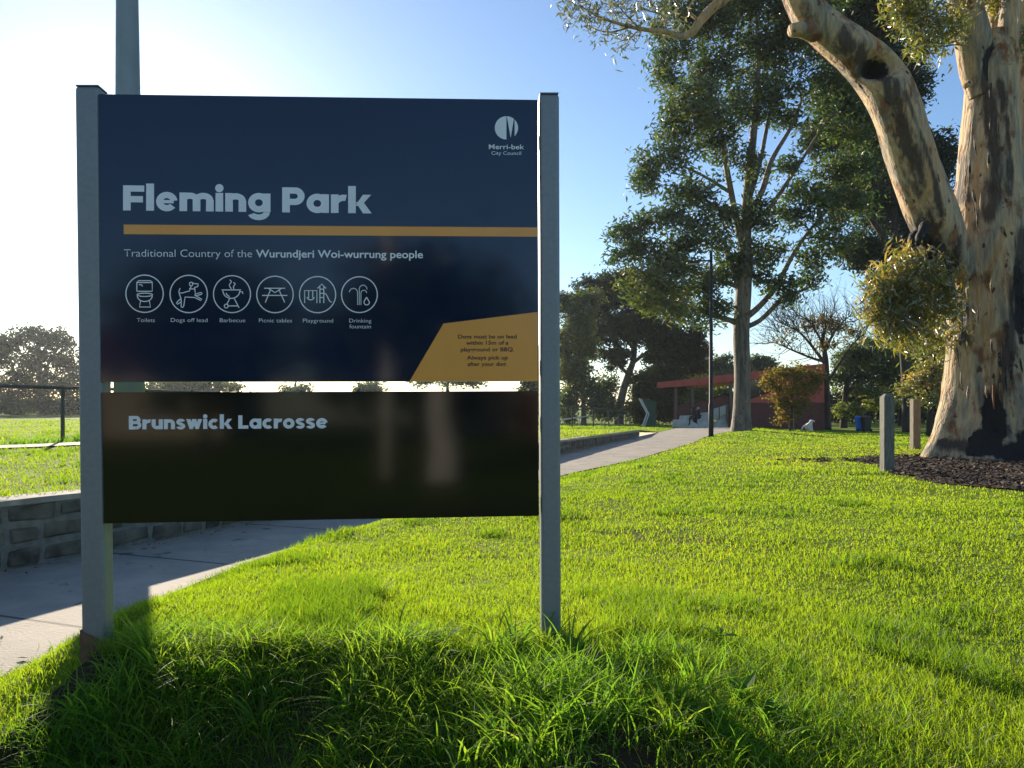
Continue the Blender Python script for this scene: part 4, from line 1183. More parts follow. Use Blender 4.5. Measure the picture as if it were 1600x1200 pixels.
make_tree('gum_tree', 'yellow green gum tree close to the right sign post', 'tree', 56.0,
          [(912, 662, 5), (912, 640, 4), (911, 615, 3.5), (908, 590, 3), (905, 550, 2.2), (900, 500, 1.5)],
          [[(911, 630, 2.5), (916, 618, 2), (920, 612, 1.6), (930, 590, 1)], [(908, 590, 2), (890, 560, 1.4), (880, 540, 1)]],
          [(885, 480, 20, 26), (905, 500, 24, 26), (890, 530, 24, 26, 0, 1, .25), (915, 545, 22, 22), (885, 570, 22, 26, 0, 1, .3), (905, 585, 24, 22, 0, 1, .2), (895, 615, 18, 22), (925, 615, 22, 22), (885, 640, 14, 20), (935, 640, 16, 18), (925, 470, 20, 16), (950, 610, 16, 22), (955, 640, 14, 16)],
          M['bark_grey'], M['euc_leaf'], 'trees beyond the oval', cl_size=.7, leaf_l=.32, leaf_w=.12, dens=1.2, per=22, tint0=.5, tintv=.3, zbase=zg(912, 56), twigs=4)

# hazy trees at the far left of the oval
for (nm, lab, trunk, limbs, blobs) in (
    ('gum_tree', 'large grey green tree far across the oval, the one nearest the sign post', [(66, 655, 6), (66, 635, 5), (64, 610, 4.5), (62, 580, 4), (60, 550, 3)], [[(63, 600, 3), (75, 570, 2.2), (90, 545, 1.5)], [(62, 580, 2.5), (40, 560, 1.8), (25, 545, 1.2)]],
     [(20, 540, 28, 22), (50, 525, 28, 14), (85, 530, 26, 14), (60, 555, 22, 18), (105, 545, 14, 16), (95, 570, 18, 16), (112, 575, 18, 18), (35, 575, 26, 20), (75, 595, 24, 18), (20, 600, 26, 20), (105, 610, 22, 20), (50, 620, 24, 22), (85, 632, 26, 18), (20, 635, 28, 18), (118, 640, 22, 14), (135, 560, 14, 22), (140, 600, 20, 26)]),
    ('gum_tree', 'grey green tree across the oval at the left edge of the photo', [(-60, 655, 7), (-60, 620, 6), (-58, 580, 5), (-55, 540, 3)], [[(-58, 590, 3), (-30, 560, 2), (-10, 540, 1)]],
     [(-60, 525, 40, 20), (-20, 530, 26, 20), (-10, 565, 26, 22), (-60, 570, 40, 30), (-15, 610, 28, 24), (-70, 620, 40, 30), (-100, 560, 30, 30)])):
    make_tree(nm, lab, 'tree', 88.0, trunk, limbs, blobs, M['bark_grey'], M['euc_dark'], 'trees across the oval', cl_size=1.15, leaf_l=.42, leaf_w=.2, dens=.85, per=22, tint0=.5, tintv=.3, zbase=zg(trunk[0][0], 88), twigs=4)

# crowns seen through the slot between the two sign panels
for lab, px, dist, trunk_r, blobs in (
    ('dark spreading tree seen through the slot in the sign, the leftmost there', 310, 80, 5, [(270, 600, 34, 12), (320, 595, 40, 16), (355, 604, 22, 6), (245, 612, 20, 14), (300, 625, 40, 18), (345, 630, 34, 14)]),
    ('small round tree in the slot left of the slot centre', 462, 84, 3, [(452, 611, 16, 8), (472, 610, 15, 8), (462, 628, 26, 12)]),
    ('clipped round tree in the middle of the sign slot', 575, 84, 3, [(566, 605, 12, 8), (586, 605, 12, 8), (576, 610, 20, 8), (575, 630, 22, 14)]),
    ('open branched tree in the sign slot below the yellow notice', 700, 78, 4, [(665, 590, 24, 14), (705, 585, 30, 18), (740, 594, 20, 10), (690, 570, 40, 18), (730, 565, 30, 18)]),
    ('tree at the right end of the sign slot', 832, 70, 4, [(826, 606, 14, 9), (840, 598, 16, 14), (850, 580, 24, 22), (855, 620, 20, 20), (830, 560, 26, 24)])):
    make_tree('park_tree', lab, 'tree', float(dist), [(px, 656, trunk_r), (px + 1, 630, trunk_r * .8), (px - 1, 608, trunk_r * .6), (px + 2, 590, trunk_r * .3)], [], blobs, M['bark_grey'], M['euc_leaf'], 'trees across the oval',
              cl_size=.9, leaf_l=.42, leaf_w=.18, dens=1.0, per=18, tint0=.5, zbase=zg(px, dist), twigs=5)

# low hedge along the far side of the oval
def far_hedge():
    root = empty('hedge', W(300, 652, 96), 'low clipped hedge line along the far side of the oval', 'hedge')
    V = []
    for px in range(-380, 900, 10):
        for h_ in (.5, 1.1, 1.6):
            p = W(px, 640, 96 + rng.uniform(-1, 1)); p[2] = zg(px, 96) + h_; V.append(ellipsoid_pts(p, np.array([1.0, .8, .7]), 8))
    L = leaf_cloud(np.concatenate(V), .35, 10, .36, .22, .3)
    MB().add(L.reshape(-1, 3), np.arange(len(L) * 4).reshape(-1, 4)).build('foliage', M['euc_dark'], root, attrs={'tint': np.repeat(rng.random(len(L)) * .7, 4)})
far_hedge()

# small yellowing tree in front of the pavilion
make_tree('young_tree', 'small yellowing young tree tied to a stake before the red wall', 'tree', 36.0,
          [(1234, 671, 2.2), (1235, 655, 1.7), (1237, 640, 1.5), (1238, 620, 1.2), (1240, 600, .9), (1240, 580, .6)],
          [[(1237, 640, 1.1), (1222, 615, .8), (1208, 595, .5)], [(1238, 632, 1.1), (1256, 610, .8), (1272, 590, .5)], [(1238, 622, .9), (1228, 595, .6), (1222, 575, .4)], [(1239, 612, .9), (1252, 585, .6), (1258, 570, .4)]],
          [(1200, 590, 14, 10, 0, 1, .25), (1222, 582, 20, 14), (1245, 580, 20, 13), (1266, 588, 18, 13, 0, 1, -.1), (1215, 605, 20, 12), (1240, 605, 22, 16), (1264, 608, 20, 12, 0, .8, .1), (1210, 622, 16, 8, 0, .9, .35), (1230, 630, 20, 12, 0, 1, .2), (1254, 630, 18, 10, 0, .7), (1225, 647, 16, 8, 0, .8, .2), (1250, 645, 12, 8, 0, .5), (1278, 598, 12, 12, 0, .6, .2), (1222, 657, 10, 5, 0, .7, .3)],
          M['bark_twig'], M['autumn'], None, cl_size=.42, leaf_l=.15, leaf_w=.09, dens=.62, per=14, droop=.3, tint0=.42, tintv=.45, zbase=zg(1234, 36), twigs=7)
_x, _y = W(1240, 671, 35.8)[:2]
MBs = MB().tube([(_x, _y, zg(1240, 35.8) - .1), (_x, _y, zg(1240, 35.8) + 1.15)], .03, 8).build('tree_stake', M['timber2'])
tag(MBs, 'thin timber stake standing beside the small yellowing tree', 'stake')

# nearly bare tree and green trees right of the pavilion
make_tree('bare_tree', 'almost leafless tree with fine bare branches behind the pavilion end', 'tree', 60.0,
          [(1292, 664, 7), (1292, 640, 5.5), (1291, 600, 5), (1290, 565, 4.5), (1287, 540, 3), (1285, 520, 2)],
          [[(1290, 570, 3), (1272, 545, 2.2), (1250, 520, 1.6), (1228, 508, 1), (1210, 500, .5)], [(1290, 565, 3), (1270, 560, 2), (1240, 548, 1.4), (1212, 536, .8), (1195, 538, .4)], [(1289, 550, 2.5), (1300, 525, 2), (1315, 505, 1.3), (1330, 492, .6)],
           [(1287, 540, 2.2), (1275, 518, 1.5), (1262, 500, 1), (1245, 492, .5)], [(1286, 530, 2), (1290, 508, 1.3), (1282, 492, .6)], [(1291, 600, 2.5), (1310, 570, 2), (1330, 540, 1.4), (1352, 520, .7)], [(1300, 525, 1.2), (1296, 505, .8), (1304, 488, .4)],
           [(1250, 520, .9), (1240, 505, .6), (1232, 495, .3)], [(1240, 548, .8), (1222, 525, .5), (1212, 512, .3)], [(1272, 545, 1), (1260, 520, .6), (1255, 505, .3)], [(1315, 505, .9), (1340, 500, .5), (1360, 490, .6)]],
          [(1285, 505, 24, 12, 0, .9, .4), (1262, 510, 20, 12, 0, .55), (1310, 510, 20, 14, 0, .6), (1235, 520, 24, 14, 0, .3), (1290, 540, 22, 14, 0, .55), (1330, 520, 22, 18, 0, .55), (1215, 530, 20, 16, 0, .04)],
          M['bark_dark'], M['autumn'], None, cl_size=.7, leaf_l=.22, leaf_w=.12, dens=1.0, per=12, droop=.3, tint0=.3, zbase=zg(1292, 60), twigs=26, bare=340)
for (lab, d_, trunk, limbs, blobs, mat, t0) in (
    ('green leafy tree with forked dark trunk behind the bins', 64, [(1318, 664, 6), (1320, 630, 4.5), (1324, 600, 4), (1335, 575, 3)], [[(1320, 620, 3), (1340, 595, 2.5), (1375, 580, 1.6), (1400, 570, 1)], [(1321, 625, 3), (1350, 622, 2.2), (1385, 615, 1.5), (1410, 605, 1)], [(1324, 600, 2.5), (1345, 560, 1.8), (1360, 530, 1)]],
     [(1325, 565, 22, 18), (1350, 550, 26, 20), (1310, 590, 16, 16), (1345, 585, 28, 18), (1380, 560, 26, 22), (1385, 590, 28, 16), (1415, 575, 22, 22), (1350, 612, 26, 10, 0, .8, .35), (1380, 630, 28, 10, 0, .8, .4), (1325, 640, 24, 12, 0, .8, .3), (1420, 610, 24, 16)], 'green_leaf', .45),
    ('dark bushy tree between the two bollards', 70, [(1408, 664, 5), (1408, 630, 4), (1406, 590, 3)], [], [(1400, 540, 30, 24), (1430, 560, 30, 26), (1450, 595, 26, 24), (1425, 620, 30, 20), (1395, 605, 26, 20), (1460, 625, 24, 18), (1440, 530, 24, 20)], 'euc_dark', .5),
    ('yellow leaved tree just left of the big gum trunk', 30, [(1452, 672, 5), (1453, 640, 4), (1455, 600, 3), (1460, 560, 2)], [[(1454, 620, 2), (1440, 595, 1.4)], [(1456, 590, 2), (1475, 560, 1.4)]],
     [(1450, 515, 22, 16, 0, 1), (1470, 500, 22, 20), (1468, 540, 22, 20, 0, 1, .2), (1440, 545, 16, 12), (1455, 575, 26, 14, 0, .9, .25), (1435, 600, 24, 14, 0, .9, .3), (1468, 600, 20, 16, 0, 1, .1), (1415, 612, 14, 10, 0, .7, .2), (1455, 622, 24, 10), (1478, 570, 18, 30, 2), (1490, 610, 20, 24, 2)], 'euc_near', .42)):
    make_tree('park_tree', lab, 'tree', float(d_), trunk, limbs, blobs, M['bark_dark'], M[mat], 'trees right of the pavilion', cl_size=.6 if d_ > 40 else .4, leaf_l=.26 if d_ > 40 else .13, leaf_w=.15 if d_ > 40 else .07, dens=1.0, per=20, droop=.35, tint0=t0, zbase=zg(trunk[0][0], d_), twigs=7)

# dense hedge closing the view on the right, and trees behind the pavilion
def hedge():
    root = empty('hedge', W(1390, 664, 82), 'long dark hedge closing the lawn behind the bins', 'hedge')
    V = []
    for px in range(1285, 1560, 9):
        for ry in (650, 636, 624):
            c = W(px + rng.uniform(-4, 4), ry, 82 + rng.uniform(-1, 1)); V.append(ellipsoid_pts(c, np.array([.9, .9, .9]), 12))
    cc = np.concatenate(V); L = leaf_cloud(cc, .35, 14, .34, .2, .3)
    MB().add(L.reshape(-1, 3), np.arange(len(L) * 4).reshape(-1, 4)).build('foliage', M['euc_dark'], root, attrs={'tint': np.repeat(rng.random(len(L)) * .6, 4)})
    st = MB()
    for px in range(1290, 1560, 14):
        p = W(px, 664, 82); st.tube([(p[0], p[1], zg(px, 82) - .2), (p[0], p[1], 1.2)], .08, 6)
    st.build('stem', M['bark_dark'], root)
hedge()
for lab, px, d_, blobs, t0 in (('pale green tree top showing above the red roof, left of the gum trunk', 1130, 85, [(1110, 575, 18, 12), (1130, 568, 18, 12), (1120, 590, 30, 20), (1095, 590, 20, 16)], .5),
                               ('grey green tree top above the red roof, right of the gum trunk', 1190, 85, [(1180, 568, 16, 12), (1200, 570, 16, 10), (1190, 590, 34, 20)], .5),
                               ('dark tree seen through the open pavilion', 1085, 78, [(1060, 620, 26, 20), (1090, 615, 26, 20), (1120, 620, 24, 20), (1095, 640, 40, 16), (1070, 600, 30, 14)], .7)):
    make_tree('park_tree', lab, 'tree', float(d_), [(px, 664, 4), (px, 630, 3.5), (px + 1, 600, 2.5)], [], blobs, M['bark_dark'], M['green_leaf'] if t0 > .6 else M['euc_leaf'], 'trees behind the pavilion', cl_size=.8, leaf_l=.36, leaf_w=.18, dens=1.2, per=20, tint0=t0, zbase=zg(px, d_), twigs=4)


# ------------------------------------------------------------------ the big near gum
def big_gum():
    d = 14.2
    root = empty('gum_tree', (W(1552, 712, d)[0], d, zg(1552, d)), 'massive old gum with pale blotched flared trunk beside the bollards', 'tree', 'tall gums')
    b = MB(); chs = []
    MARKS = [([(1384, 108), (1402, 160), (1422, 212), (1440, 245), (1450, 285)], 13, -1.4), ([(1318, 52), (1340, 72), (1362, 92)], 14, -1.5), ([(1410, 150), (1432, 200), (1458, 260), (1478, 330)], 6, -1.3),
             ([(1558, 105), (1566, 170), (1568, 230), (1562, 290), (1556, 330)], 13, -.7), ([(1580, 120), (1584, 220), (1582, 300)], 7, -.7), ([(1535, 230), (1530, 270), (1534, 300)], 9, -.7),
             ([(1596, 370), (1592, 430), (1586, 480), (1575, 520), (1570, 560)], 15, -.7), ([(1482, 385), (1484, 430), (1490, 470), (1492, 505)], 11, -.7), ([(1448, 352), (1462, 380), (1478, 410), (1486, 440)], 20, -1.1),
             ([(1535, 475), (1530, 505), (1536, 530)], 8, -.8), ([(1572, 560), (1566, 600), (1560, 640)], 9, -.8), ([(1478, 668), (1500, 690), (1530, 700), (1600, 703)], 10, -1.0), ([(1470, 640), (1466, 680), (1456, 705)], 7, -.9)]
    def stain(V):
        q = np.zeros(len(V)); dep = np.maximum(V[:, 1], .1)
        for pts, wpx, fro in MARKS:
            P = np.array([W(a, c, d + fro) for a, c in smooth_pts(pts, 14)]); wr = wpx / F * d
            for p in P: q = np.maximum(q, np.exp(-(((V[:, 0] - p[0]) / wr) ** 2 + ((V[:, 2] - p[2]) / (wr * 1.5)) ** 2)) * (V[:, 1] < d + fro + .75))
        return q
    def fluted(sec, k, roots=0, seed=0, amp=.06, sub=10, xtra=None):
        """sec: (px, py, r_px, dd)"""
        P = np.array(smooth_pts([W(q[0], q[1], d + q[3]) for q in sec], sub)); r = np.array([v[0] for v in smooth_pts([(q[2] / F * d,) for q in sec], sub)])
        n = len(P); t = np.gradient(P, axis=0); t /= np.linalg.norm(t, axis=1)[:, None]
        a = np.cross(t[0], [0, 1, 0]); a /= np.linalg.norm(a)
        ang = np.linspace(0, 2 * np.pi, k, endpoint=False)
        V = np.zeros((n, k, 3)); length = np.concatenate([[0], np.cumsum(np.linalg.norm(np.diff(P, axis=0), axis=1))])
        for i in range(n):
            a = a - t[i] * np.dot(a, t[i]); a /= np.linalg.norm(a); c = np.cross(t[i], a)
            s_ = length[i]
            f = 1 + amp * (np.sin(3 * ang + seed + .25 * s_) + .6 * np.sin(5 * ang + 2 * seed - .4 * s_) + .35 * np.sin(9 * ang + .9 * s_))
            f += .10 * (fbm(ang * 2.2 + 0 * ang, np.full(k, s_ * 1.6), 3 + seed) - .5) * np.minimum(1, np.minimum(ang, 2 * np.pi - ang) * 2)
            if roots: f += roots * math.exp(-s_ / .55) * (np.maximum(0, np.sin(4 * ang + 1.2)) ** 2 * .45)
            V[i] = P[i] + (r[i] * f)[:, None] * (np.cos(ang)[:, None] * a + np.sin(ang)[:, None] * c)
        i = np.arange(n - 1)[:, None]; j = np.arange(k)[None]
        q = np.stack([i * k + j, i * k + (j + 1) % k, (i + 1) * k + (j + 1) % k, (i + 1) * k + j], -1).reshape(-1, 4)
        return V.reshape(-1, 3), q
    HOL = [(1560, 655, .17, .55, .16), (1545, 690, .26, .25, .05), (1600, 690, .25, .3, .1), (1376, 100, .27, .20, .6), (1556, 95, .22, .42, .12), (1440, 365, .28, .30, .3), (1452, 395, .22, .35, .04), (1485, 690, .25, .14, .03), (1600, 470, .12, .8, .06),
           (1540, 400, .09, .12, .02), (1520, 520, .12, .2, .03), (1528, 545, .13, .16, .02), (1500, 445, .09, .14, .02), (1585, 706, .5, .16, .02), (1520, 706, .6, .10, .02)]
    def put(V, q, fro):
        ch = np.zeros(len(V)); V = V.copy()
        for (px, py, rx, rz, dent) in HOL:
            c = W(px, py, d + fro)
            front = np.exp(-(((V[:, 0] - c[0]) / rx) ** 2 + ((V[:, 2] - c[2]) / rz) ** 2)) * (V[:, 1] < d + fro + .25)
            ch = np.maximum(ch, front); V[:, 1] += dent * front
        b.add(V, q); chs.append(ch)
    V, q = fluted([(1560, 735, 108, 0), (1556, 712, 98, 0), (1554, 670, 84, 0), (1554, 620, 75, 0), (1552, 560, 67, 0), (1549, 480, 62, 0), (1547, 400, 57, 0), (1547, 320, 51, 0), (1548, 250, 44, 0), (1550, 170, 38.5, 0), (1552, 110, 36, 0), (1552, 80, 30, 0), (1552, 50, 16, 0)], 90, roots=1.0, seed=1.0, amp=.028, sub=14)
    put(V, q, -.85)
    V, q = fluted([(1538, 150, 22, -.1), (1530, 110, 26, -.1), (1522, 65, 25, -.15), (1512, 20, 23, -.2), (1502, -30, 21, -.25), (1490, -110, 18, -.3), (1480, -220, 12, -.3)], 40, seed=2.0, amp=.03); put(V, q, -.4)
    V, q = fluted([(1570, 130, 18, -.15), (1576, 80, 16, -.2), (1578, 30, 14, -.2), (1582, -30, 13, -.2), (1590, -140, 10, -.2)], 30, seed=3.0, amp=.05); put(V, q, -.4)
    V, q = fluted([(1556, 120, 14, .2), (1556, 60, 12, .3), (1552, 0, 11, .4), (1548, -80, 8, .5)], 24, seed=5.0, amp=.05); put(V, q, -.1)
    V, q = fluted([(1668, 725, 44, .5), (1658, 640, 32, .5), (1640, 520, 27, .55), (1625, 420, 24, .6), (1612, 300, 22, .8), (1606, 200, 19, .9), (1604, 100, 16, 1.0), (1600, -40, 12, 1.0)], 24, seed=5.0, amp=.04); put(V, q, .3)
    LIMB = [(1500, 430, 26, -.35), (1482, 395, 32, -.55), (1463, 350, 34, -.7), (1441, 295, 34, -.8), (1421, 235, 33, -.9), (1404, 180, 32, -1.0), (1376, 122, 33, -1.05), (1335, 82, 29, -1.1), (1292, 48, 26, -1.15), (1262, 18, 24, -1.2), (1240, -25, 21, -1.25), (1215, -90, 17, -1.3), (1190, -170, 12, -1.3)]
    V, q = fluted(LIMB, 56, seed=4.0, amp=.035); put(V, q, -1.35)
    b.tube([W(1272, 50, d - 1.25), W(1252, 46, d - 1.4), W(1238, 47, d - 1.5)], [.17, .13, .11], 12); chs.append(np.full(12 * 3, .25))
    b.tube([W(1515, 130, d - .5), W(1508, 135, d - .58)], [.06, .045], 10); chs.append(np.full(20, 0))
    # broken dark limb stub below the crotch
    b.tube(smooth_pts([W(1478, 410, d - .5), W(1455, 380, d - .7), W(1432, 368, d - .85), W(1424, 385, d - .9), W(1418, 395, d - .9)], 5), np.linspace(.17, .05, 21), 12); chs.append(np.full(12 * 21, 1.0))
    for pts, r0, r1 in (([(1476, 380, d - .7), (1462, 392, d - .95), (1452, 405, d - 1.05)], .15, .09), ([(1470, 395, d - .6), (1474, 425, d - .85), (1478, 455, d - .85)], .17, .10), ([(1446, 352, d - 1.2), (1436, 372, d - 1.35), (1434, 384, d - 1.3)], .09, .03)):
        P = smooth_pts([W(*p) for p in pts], 5); b.tube(P, np.linspace(r0, r1, len(P)) * (1 + .12 * np.sin(np.arange(len(P)) * 1.7)), 12); chs.append(np.full(12 * len(P), .55))
    # peeling strips of bark
    for _ in range(44):
        if rng.random() < .0:
            t_ = rng.random(); lx, ly = [(1395, 250), (1378, 175), (1345, 128), (1300, 88), (1425, 330), (1404, 285)][rng.integers(6)]; px, py, fr = lx + rng.uniform(2, 30), ly + rng.uniform(-10, 26), -1.33
        else:
            py = rng.uniform(140, 660); px = 1548 + rng.uniform(-1, .9) * np.interp(py, [140, 300, 500, 660], [32, 44, 54, 66]); fr = -.45 - np.interp(py, [140, 660], [0, .45]) * 1.0
        p = W(px, py, d + fr); ln = rng.uniform(.12, .5); wd = rng.uniform(.012, .035); dx = rng.uniform(-.06, .06)
        P = [p + np.array([0, 0, ln / 2]), p + np.array([dx * .4, -.01, 0]), p + np.array([dx, -.05, -ln / 2])]
        b.tube(P, [wd * .6, wd, wd * .3], 5); chs.append(np.full(15, rng.uniform(.15, .48)))
    # thin branches: high left spray, the short leafy shoot, the right stem shoots
    tw = []
    def br(pts, r0, r1, k=7, c=.1):
        P = smooth_pts([W(*p) for p in pts], 6); b.tube(P, np.linspace(r0, r1, len(P)), k); chs.append(np.full(k * len(P), c)); tw.append(np.array(P))
    D1 = d - 1.4
    br([(1215, -90, D1 + .1), (1170, -50, D1), (1138, -8, D1 - .1), (1112, 14, D1 - .1), (1092, 36, D1 - .2), (1080, 52, D1 - .2), (1062, 57, D1 - .2), (1040, 50, D1 - .2), (1005, 46, D1 - .2), (970, 38, D1 - .3), (935, 26, D1 - .3), (905, 8, D1 - .3)], .11, .008)
    br([(1092, 32, D1 - .2), (1080, 22, D1 - .2), (1077, 10, D1 - .2), (1090, -6, D1 - .2)], .03, .012, 6)
    br([(1000, 45, D1 - .2), (980, 25, D1 - .2), (955, -5, D1 - .3)], .018, .006, 5)
    br([(1040, 50, D1 - .2), (1035, 25, D1 - .2), (1010, 16, D1 - .2), (985, 8, D1 - .2)], .018, .006, 5)
    br([(985, 42, D1 - .2), (955, 50, D1 - .1), (930, 45, D1 - .1), (900, 25, D1 - .1)], .016, .005, 5)
    br([(1000, 45, D1 - .2), (985, 60, D1 - .2), (975, 78, D1 - .2)], .01, .004, 5)
    br([(1488, 452, d - .65), (1465, 447, d - .9), (1440, 430, d - 1.1), (1420, 410, d - 1.15)], .045, .012, 7)
    br([(1512, 70, d - .45), (1490, 70, d - .6), (1465, 72, d - .7), (1440, 60, d - .8)], .018, .006, 5)
    br([(1505, 0, d - .4), (1470, -20, d - .6), (1430, -20, d - .8)], .03, .01, 6)
    b.build('trunk', M['gum_bark'], root, smooth=True, attrs={'char': np.concatenate(chs), 'stain': .52 * stain(np.concatenate(b.V))})
    # foliage close to us: leaves one by one
    def spray(name, blobs, per, cl, L, wd, mat, t0, tv, droop, dd):
        Vs = []; Ts = []
        for (px, py, rx, ry, dep, nn) in blobs:
            c = W(px, py, d + dep); r = np.array([rx / F * d, rx / F * d * dd, ry / F * d]); nn = max(2, int(nn * (.6 if mat is M['euc_pale'] else 1)))
            cc = ellipsoid_pts(c, r, nn, .5); V = leaf_cloud(cc, cl, per, L, wd, droop); Vs.append(V)
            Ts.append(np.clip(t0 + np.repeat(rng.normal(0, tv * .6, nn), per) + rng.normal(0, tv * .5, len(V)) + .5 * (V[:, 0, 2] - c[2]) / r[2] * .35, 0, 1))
        V = np.concatenate(Vs); T = np.concatenate(Ts)
        return MB().add(V.reshape(-1, 3), np.arange(len(V) * 4).reshape(-1, 4)).build(name, mat, root, attrs={'tint': np.repeat(T, 4)})
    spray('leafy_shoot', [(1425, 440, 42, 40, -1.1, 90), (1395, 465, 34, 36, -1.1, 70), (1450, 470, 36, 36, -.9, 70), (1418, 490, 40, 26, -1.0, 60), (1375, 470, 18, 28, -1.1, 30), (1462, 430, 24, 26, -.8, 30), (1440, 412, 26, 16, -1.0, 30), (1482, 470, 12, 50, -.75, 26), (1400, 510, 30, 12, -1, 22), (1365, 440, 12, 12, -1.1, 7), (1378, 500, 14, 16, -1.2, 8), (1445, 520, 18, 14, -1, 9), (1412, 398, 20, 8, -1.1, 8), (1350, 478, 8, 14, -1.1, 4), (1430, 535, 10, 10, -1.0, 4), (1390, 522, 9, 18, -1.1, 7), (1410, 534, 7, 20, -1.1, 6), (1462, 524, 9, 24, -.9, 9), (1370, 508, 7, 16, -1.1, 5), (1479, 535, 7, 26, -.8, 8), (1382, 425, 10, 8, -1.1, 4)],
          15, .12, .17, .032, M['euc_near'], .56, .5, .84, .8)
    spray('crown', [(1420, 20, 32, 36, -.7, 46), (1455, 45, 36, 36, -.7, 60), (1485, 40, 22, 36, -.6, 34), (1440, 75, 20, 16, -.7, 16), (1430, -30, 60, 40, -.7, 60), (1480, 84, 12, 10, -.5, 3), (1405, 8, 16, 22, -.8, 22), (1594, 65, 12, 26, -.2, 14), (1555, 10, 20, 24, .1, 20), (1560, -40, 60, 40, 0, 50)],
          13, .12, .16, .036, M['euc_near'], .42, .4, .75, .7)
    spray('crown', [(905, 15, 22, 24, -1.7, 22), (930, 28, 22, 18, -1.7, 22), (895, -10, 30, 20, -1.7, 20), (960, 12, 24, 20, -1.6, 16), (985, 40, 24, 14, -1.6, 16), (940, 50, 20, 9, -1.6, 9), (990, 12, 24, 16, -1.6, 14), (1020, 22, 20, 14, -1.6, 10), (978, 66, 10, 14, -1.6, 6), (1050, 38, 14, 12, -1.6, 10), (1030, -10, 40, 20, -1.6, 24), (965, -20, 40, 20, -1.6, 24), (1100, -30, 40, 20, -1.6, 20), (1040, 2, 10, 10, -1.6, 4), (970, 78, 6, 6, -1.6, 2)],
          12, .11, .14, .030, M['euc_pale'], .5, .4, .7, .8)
big_gum()


# ------------------------------------------------------------------ pavilion
LP = np.array([(1027 - 800) / F * 58, 58.0]); RP = np.array([(1289 - 800) / F * 54.5, 54.5])
pd = (RP - LP) / np.linalg.norm(RP - LP); PN = np.array([-pd[1], pd[0], 0.0])
def PP(px, py, back=0.0):
    r = np.array([(px - 800) / F, 1.0, -(py - HOR) / F]); o = np.array([LP[0], LP[1], EYE]) + PN * back
    t = np.dot(o - np.array([0, 0, EYE]), PN) / np.dot(r, PN)
    return r * t + np.array([0, 0, EYE])


def pavilion():
    root = empty('pavilion', PP(1210, 669), 'long red park pavilion with low sloping roof and open veranda', 'pavilion')
    def slab(name, pts, back, depth, mat, parent=root):
        return MB().prism([PP(*p, back) for p in pts][::-1], PN * depth).build(name, mat, parent)
    rf = slab('roof', [(1027, 597.5), (1289, 568), (1289, 583), (1146, 595.5), (1110, 600), (1027, 606.5)], 0, 9, M['redpanel'])
    slab('lower_wall', [(1137, 632), (1171, 629.3), (1288.5, 629), (1288.5, 674), (1137, 674)], .35, 7.5, M['redbrick'])
    slab('upper_wall', [(1206, 584), (1288, 577), (1288, 629.2), (1206, 629.2)], .38, 7.2, M['redpanel'])
    slab('wedge_panel', [(1171, 624.5), (1206.2, 612), (1206.2, 629.3), (1171, 629.4)], .36, .3, M['redpanel'])
    slab('glazing', [(1168, 586), (1206.2, 582), (1206.2, 630), (1168, 630)], .75, .1, M['glass'])
    slab('back_wall', [(1150, 590), (1170, 588), (1170, 632), (1150, 632)], 3.2, .2, M['redpanel'])
    slab('ramp_wall', [(1051, 637.5), (1139, 615.5), (1172, 606.5), (1172, 624.6), (1138, 632.2), (1108, 645), (1092, 664), (1051, 668)], .5, .25, M['redbrick'])
    a = [PP(1051, 637, .42), PP(1139, 615, .42), PP(1170, 606.5, .42)]
    MB().tube(a, .035, 8).build('handrail', M['rail'], root)
    for px, y0, y1 in ((1056, 602, 668), (1082, 601, 668), (1142, 594, 668)):
        p0, p1 = PP(px, y0 + 1, .3), PP(px, y1, .3); p1[0], p1[1] = p0[0], p0[1]
        MB().tube([p1, p0], .11, 14).build('veranda_post', M['postpaint'], root)
    # steps with glass balustrade
    st = MB()
    for k in range(6):
        x0 = 1111 + k * 4.2; y0 = 664 - k * 5
        st.prism([PP(x0, y0 + 10 + 5 * k - 4, -.2 + .05 * k), PP(1137.5, y0 + 10 + 5 * k - 4, -.2 + .05 * k), PP(1137.5, y0, -.2 + .05 * k), PP(x0, y0, -.2 + .05 * k)], PN * (.5))
    st.build('steps', M['concrete'], root)
    slab('balustrade', [(1111, 640), (1136.5, 632), (1136.5, 645), (1112, 658)], -.3, .03, M['lampglass'])
    for px, y0, y1 in ((1112, 639, 662), (1124, 635, 656), (1136, 631, 650)):
        MB().tube([PP(px, y1, -.33), PP(px, y0, -.33)], .03, 8).build('balustrade_post', M['rail'], root)
    slab('side_pier', [(1134, 632), (1138, 631.5), (1138, 668), (1134, 656)], -.35, .5, M['postpaint'])
pavilion()

# concrete seating terrace in front
def terrace():
    root = empty('seating_terrace', PP(1070, 668, -2), 'pale concrete stepped seating block at the end of the path', 'seating')
    MB().prism([PP(*p, -2.0) for p in [(1050, 671), (1091, 671), (1091, 664), (1078, 656), (1051, 656)]], PN * 1.2).build('lower_seat', M['concrete'], root)
    MB().prism([PP(*p, -1.0) for p in [(1060, 660), (1082, 660), (1085, 649), (1062, 649.5)]], PN * .9).build('upper_seat', M['concrete'], root)
    MB().prism([PP(*p, -.9) for p in [(1088, 671), (1111, 671), (1111, 644), (1090, 645)]], PN * .3).build('back_wall', M['concrete'], root)
    MB().prism([PP(*p, -1.6) for p in [(1090, 671), (1110, 671), (1110, 655.5), (1090, 656)]], PN * .6).build('bench_block', M['concrete'], root)
terrace()


